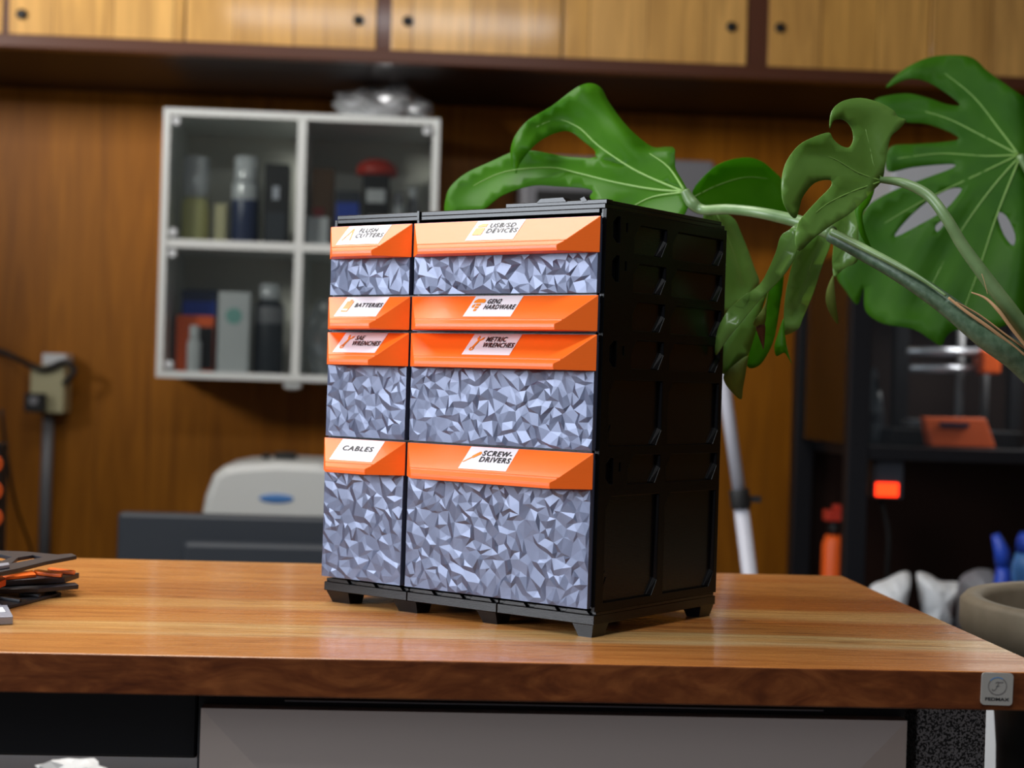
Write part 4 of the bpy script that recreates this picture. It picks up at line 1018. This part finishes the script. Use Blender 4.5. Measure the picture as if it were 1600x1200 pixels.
# L5 pale leaf between
leaf([[(1296, 345), (1315, 325), (1335, 305), (1339, 340), (1341, 380), (1340, 408), (1320, 418), (1304, 432), (1301, 410), (1303, 380), (1298, 362)]], lambda x, y, k: 1.62, M['leafmid'], veins=[[(1326, 320), (1318, 370), (1308, 420)]], vw=.0008, sig=12)
leaf([[(1302, 430), (1292, 452), (1291, 474), (1300, 495), (1310, 506), (1307, 480), (1304, 450)]], lambda x, y, k: 1.63, M['leafpale'])
leaf([[(1336, 322), (1348, 302), (1366, 294), (1360, 315), (1348, 334), (1352, 362), (1363, 392), (1346, 370), (1339, 345)]], lambda x, y, k: 1.60, M['leaf'])
# L6 big right leaf
l6 = [(1597, 149), (1572, 132), (1543, 111), (1519, 90), (1485, 86), (1447, 91), (1408, 111), (1384, 137), (1415, 124), (1442, 125), (1471, 140), (1500, 163), (1480, 163), (1447, 152), (1412, 146), (1366, 156), (1386, 178), (1415, 190), (1447, 193), (1481, 205), (1498, 217), (1471, 222), (1430, 225), (1394, 228), (1384, 246), (1389, 268), (1427, 261), (1485, 256), (1489, 262), (1447, 278), (1400, 296), (1360, 318), (1345, 342), (1330, 385), (1307, 427), (1322, 455), (1340, 476), (1350, 450), (1352, 485), (1379, 505), (1427, 514), (1456, 532), (1471, 540), (1480, 524), (1500, 514), (1560, 512), (1630, 480), (1690, 420), (1715, 330), (1700, 240), (1660, 180), (1625, 165)]
h6 = [[(1502, 294), (1481, 296), (1447, 316), (1415, 345), (1398, 370), (1437, 351), (1476, 328), (1497, 305)], [(1558, 333), (1572, 337), (1586, 366), (1583, 384), (1568, 366)], [(1462, 352), (1476, 342), (1474, 352), (1464, 362)]]
leaf([l6], lambda x, y, k: 1.95-(y-240)*.0003+abs(x-1594)*.0003, M['leafdark'], holes=h6, step=16, sig=30, fold=.010, vw=.0013,
     veins=[[(1592, 242), (1560, 200), (1520, 150), (1470, 110)], [(1592, 242), (1540, 215), (1480, 185), (1420, 168)], [(1592, 242), (1540, 244), (1470, 240), (1400, 248)], [(1592, 242), (1530, 272), (1450, 310), (1380, 350)], [(1594, 244), (1545, 300), (1490, 380), (1440, 480)], [(1595, 244), (1560, 330), (1530, 420), (1500, 500)], [(1596, 244), (1640, 340), (1650, 440)]])
# stems
d = lambda x, y, q: atd(x, y, q)
root = Vector((PX, PY, PZ-.044))
stem('petiole', [d(1070, 298, 1.637), d(1082, 318, 1.635), d(1100, 328, 1.63), d(1140, 327, 1.60), d(1190, 333, 1.57), d(1250, 347, 1.55), d(1300, 364, 1.52)], [.0045, .0062, .005, .005, .0054, .0062, .0065], M['petiole'])
stem('petiole', [d(1377, 281, 1.50), d(1412, 286, 1.48), d(1450, 305, 1.47), d(1478, 340, 1.46), d(1505, 385, 1.46), d(1545, 440, 1.46), d(1600, 515, 1.47), d(1660, 620, 1.5), d(1720, 760, 1.55), root+Vector((-.02, -.04, 0))], [.0028, .0042, .0048, .005, .0055, .0062, .007, .008, .009, .011], M['petiole'])
stem('petiole', [d(1593, 243, 1.945), d(1640, 330, 1.93), d(1700, 480, 1.86), d(1760, 700, 1.75), root+Vector((.02, .06, 0))], [.004, .006, .007, .009, .01], M['petiole'])
ms = stem('main_stem', [d(1298, 368, 1.52), d(1340, 391, 1.50), d(1400, 424, 1.47), d(1470, 470, 1.45), d(1540, 525, 1.44), d(1605, 572, 1.45), d(1680, 660, 1.48), d(1740, 790, 1.55), root], [.0062, .0066, .0075, .0088, .0108, .0125, .013, .014, .015], M['stem'], n=18)
stem('pale_ridge', [d(1299, 362, 1.512), d(1340, 382, 1.492), d(1400, 413, 1.462), d(1440, 436, 1.448), d(1478, 462, 1.438)], [.0035, .0034, .003, .002, .001], M['petiole'], ms)
stem('dry_sheath', [d(1482, 465, 1.437), d(1510, 487, 1.432), d(1550, 515, 1.43), d(1602, 556, 1.435)], [.0012, .0016, .0016, .0015], M['drybrown'], ms, 6)
stem('dry_sheath', [d(1518, 457, 1.44), d(1540, 466, 1.435), d(1560, 485, 1.43), d(1580, 512, 1.43), d(1602, 540, 1.432)], [.0006, .0012, .0018, .0016, .0014], M['drybrown'], ms, 6)
stem('dry_sheath', [d(1494, 472, 1.436), d(1530, 492, 1.434), d(1570, 522, 1.432), d(1602, 545, 1.436)], [.0006, .0009, .001, .001], M['drybrown'], ms, 6)
stem('dry_fibre', [d(1534, 428, 1.45), d(1538, 440, 1.448), d(1543, 460, 1.445)], [.0004, .0003, .0002], M['drybrown'], ms, 5)
bpy.context.view_layer.update()
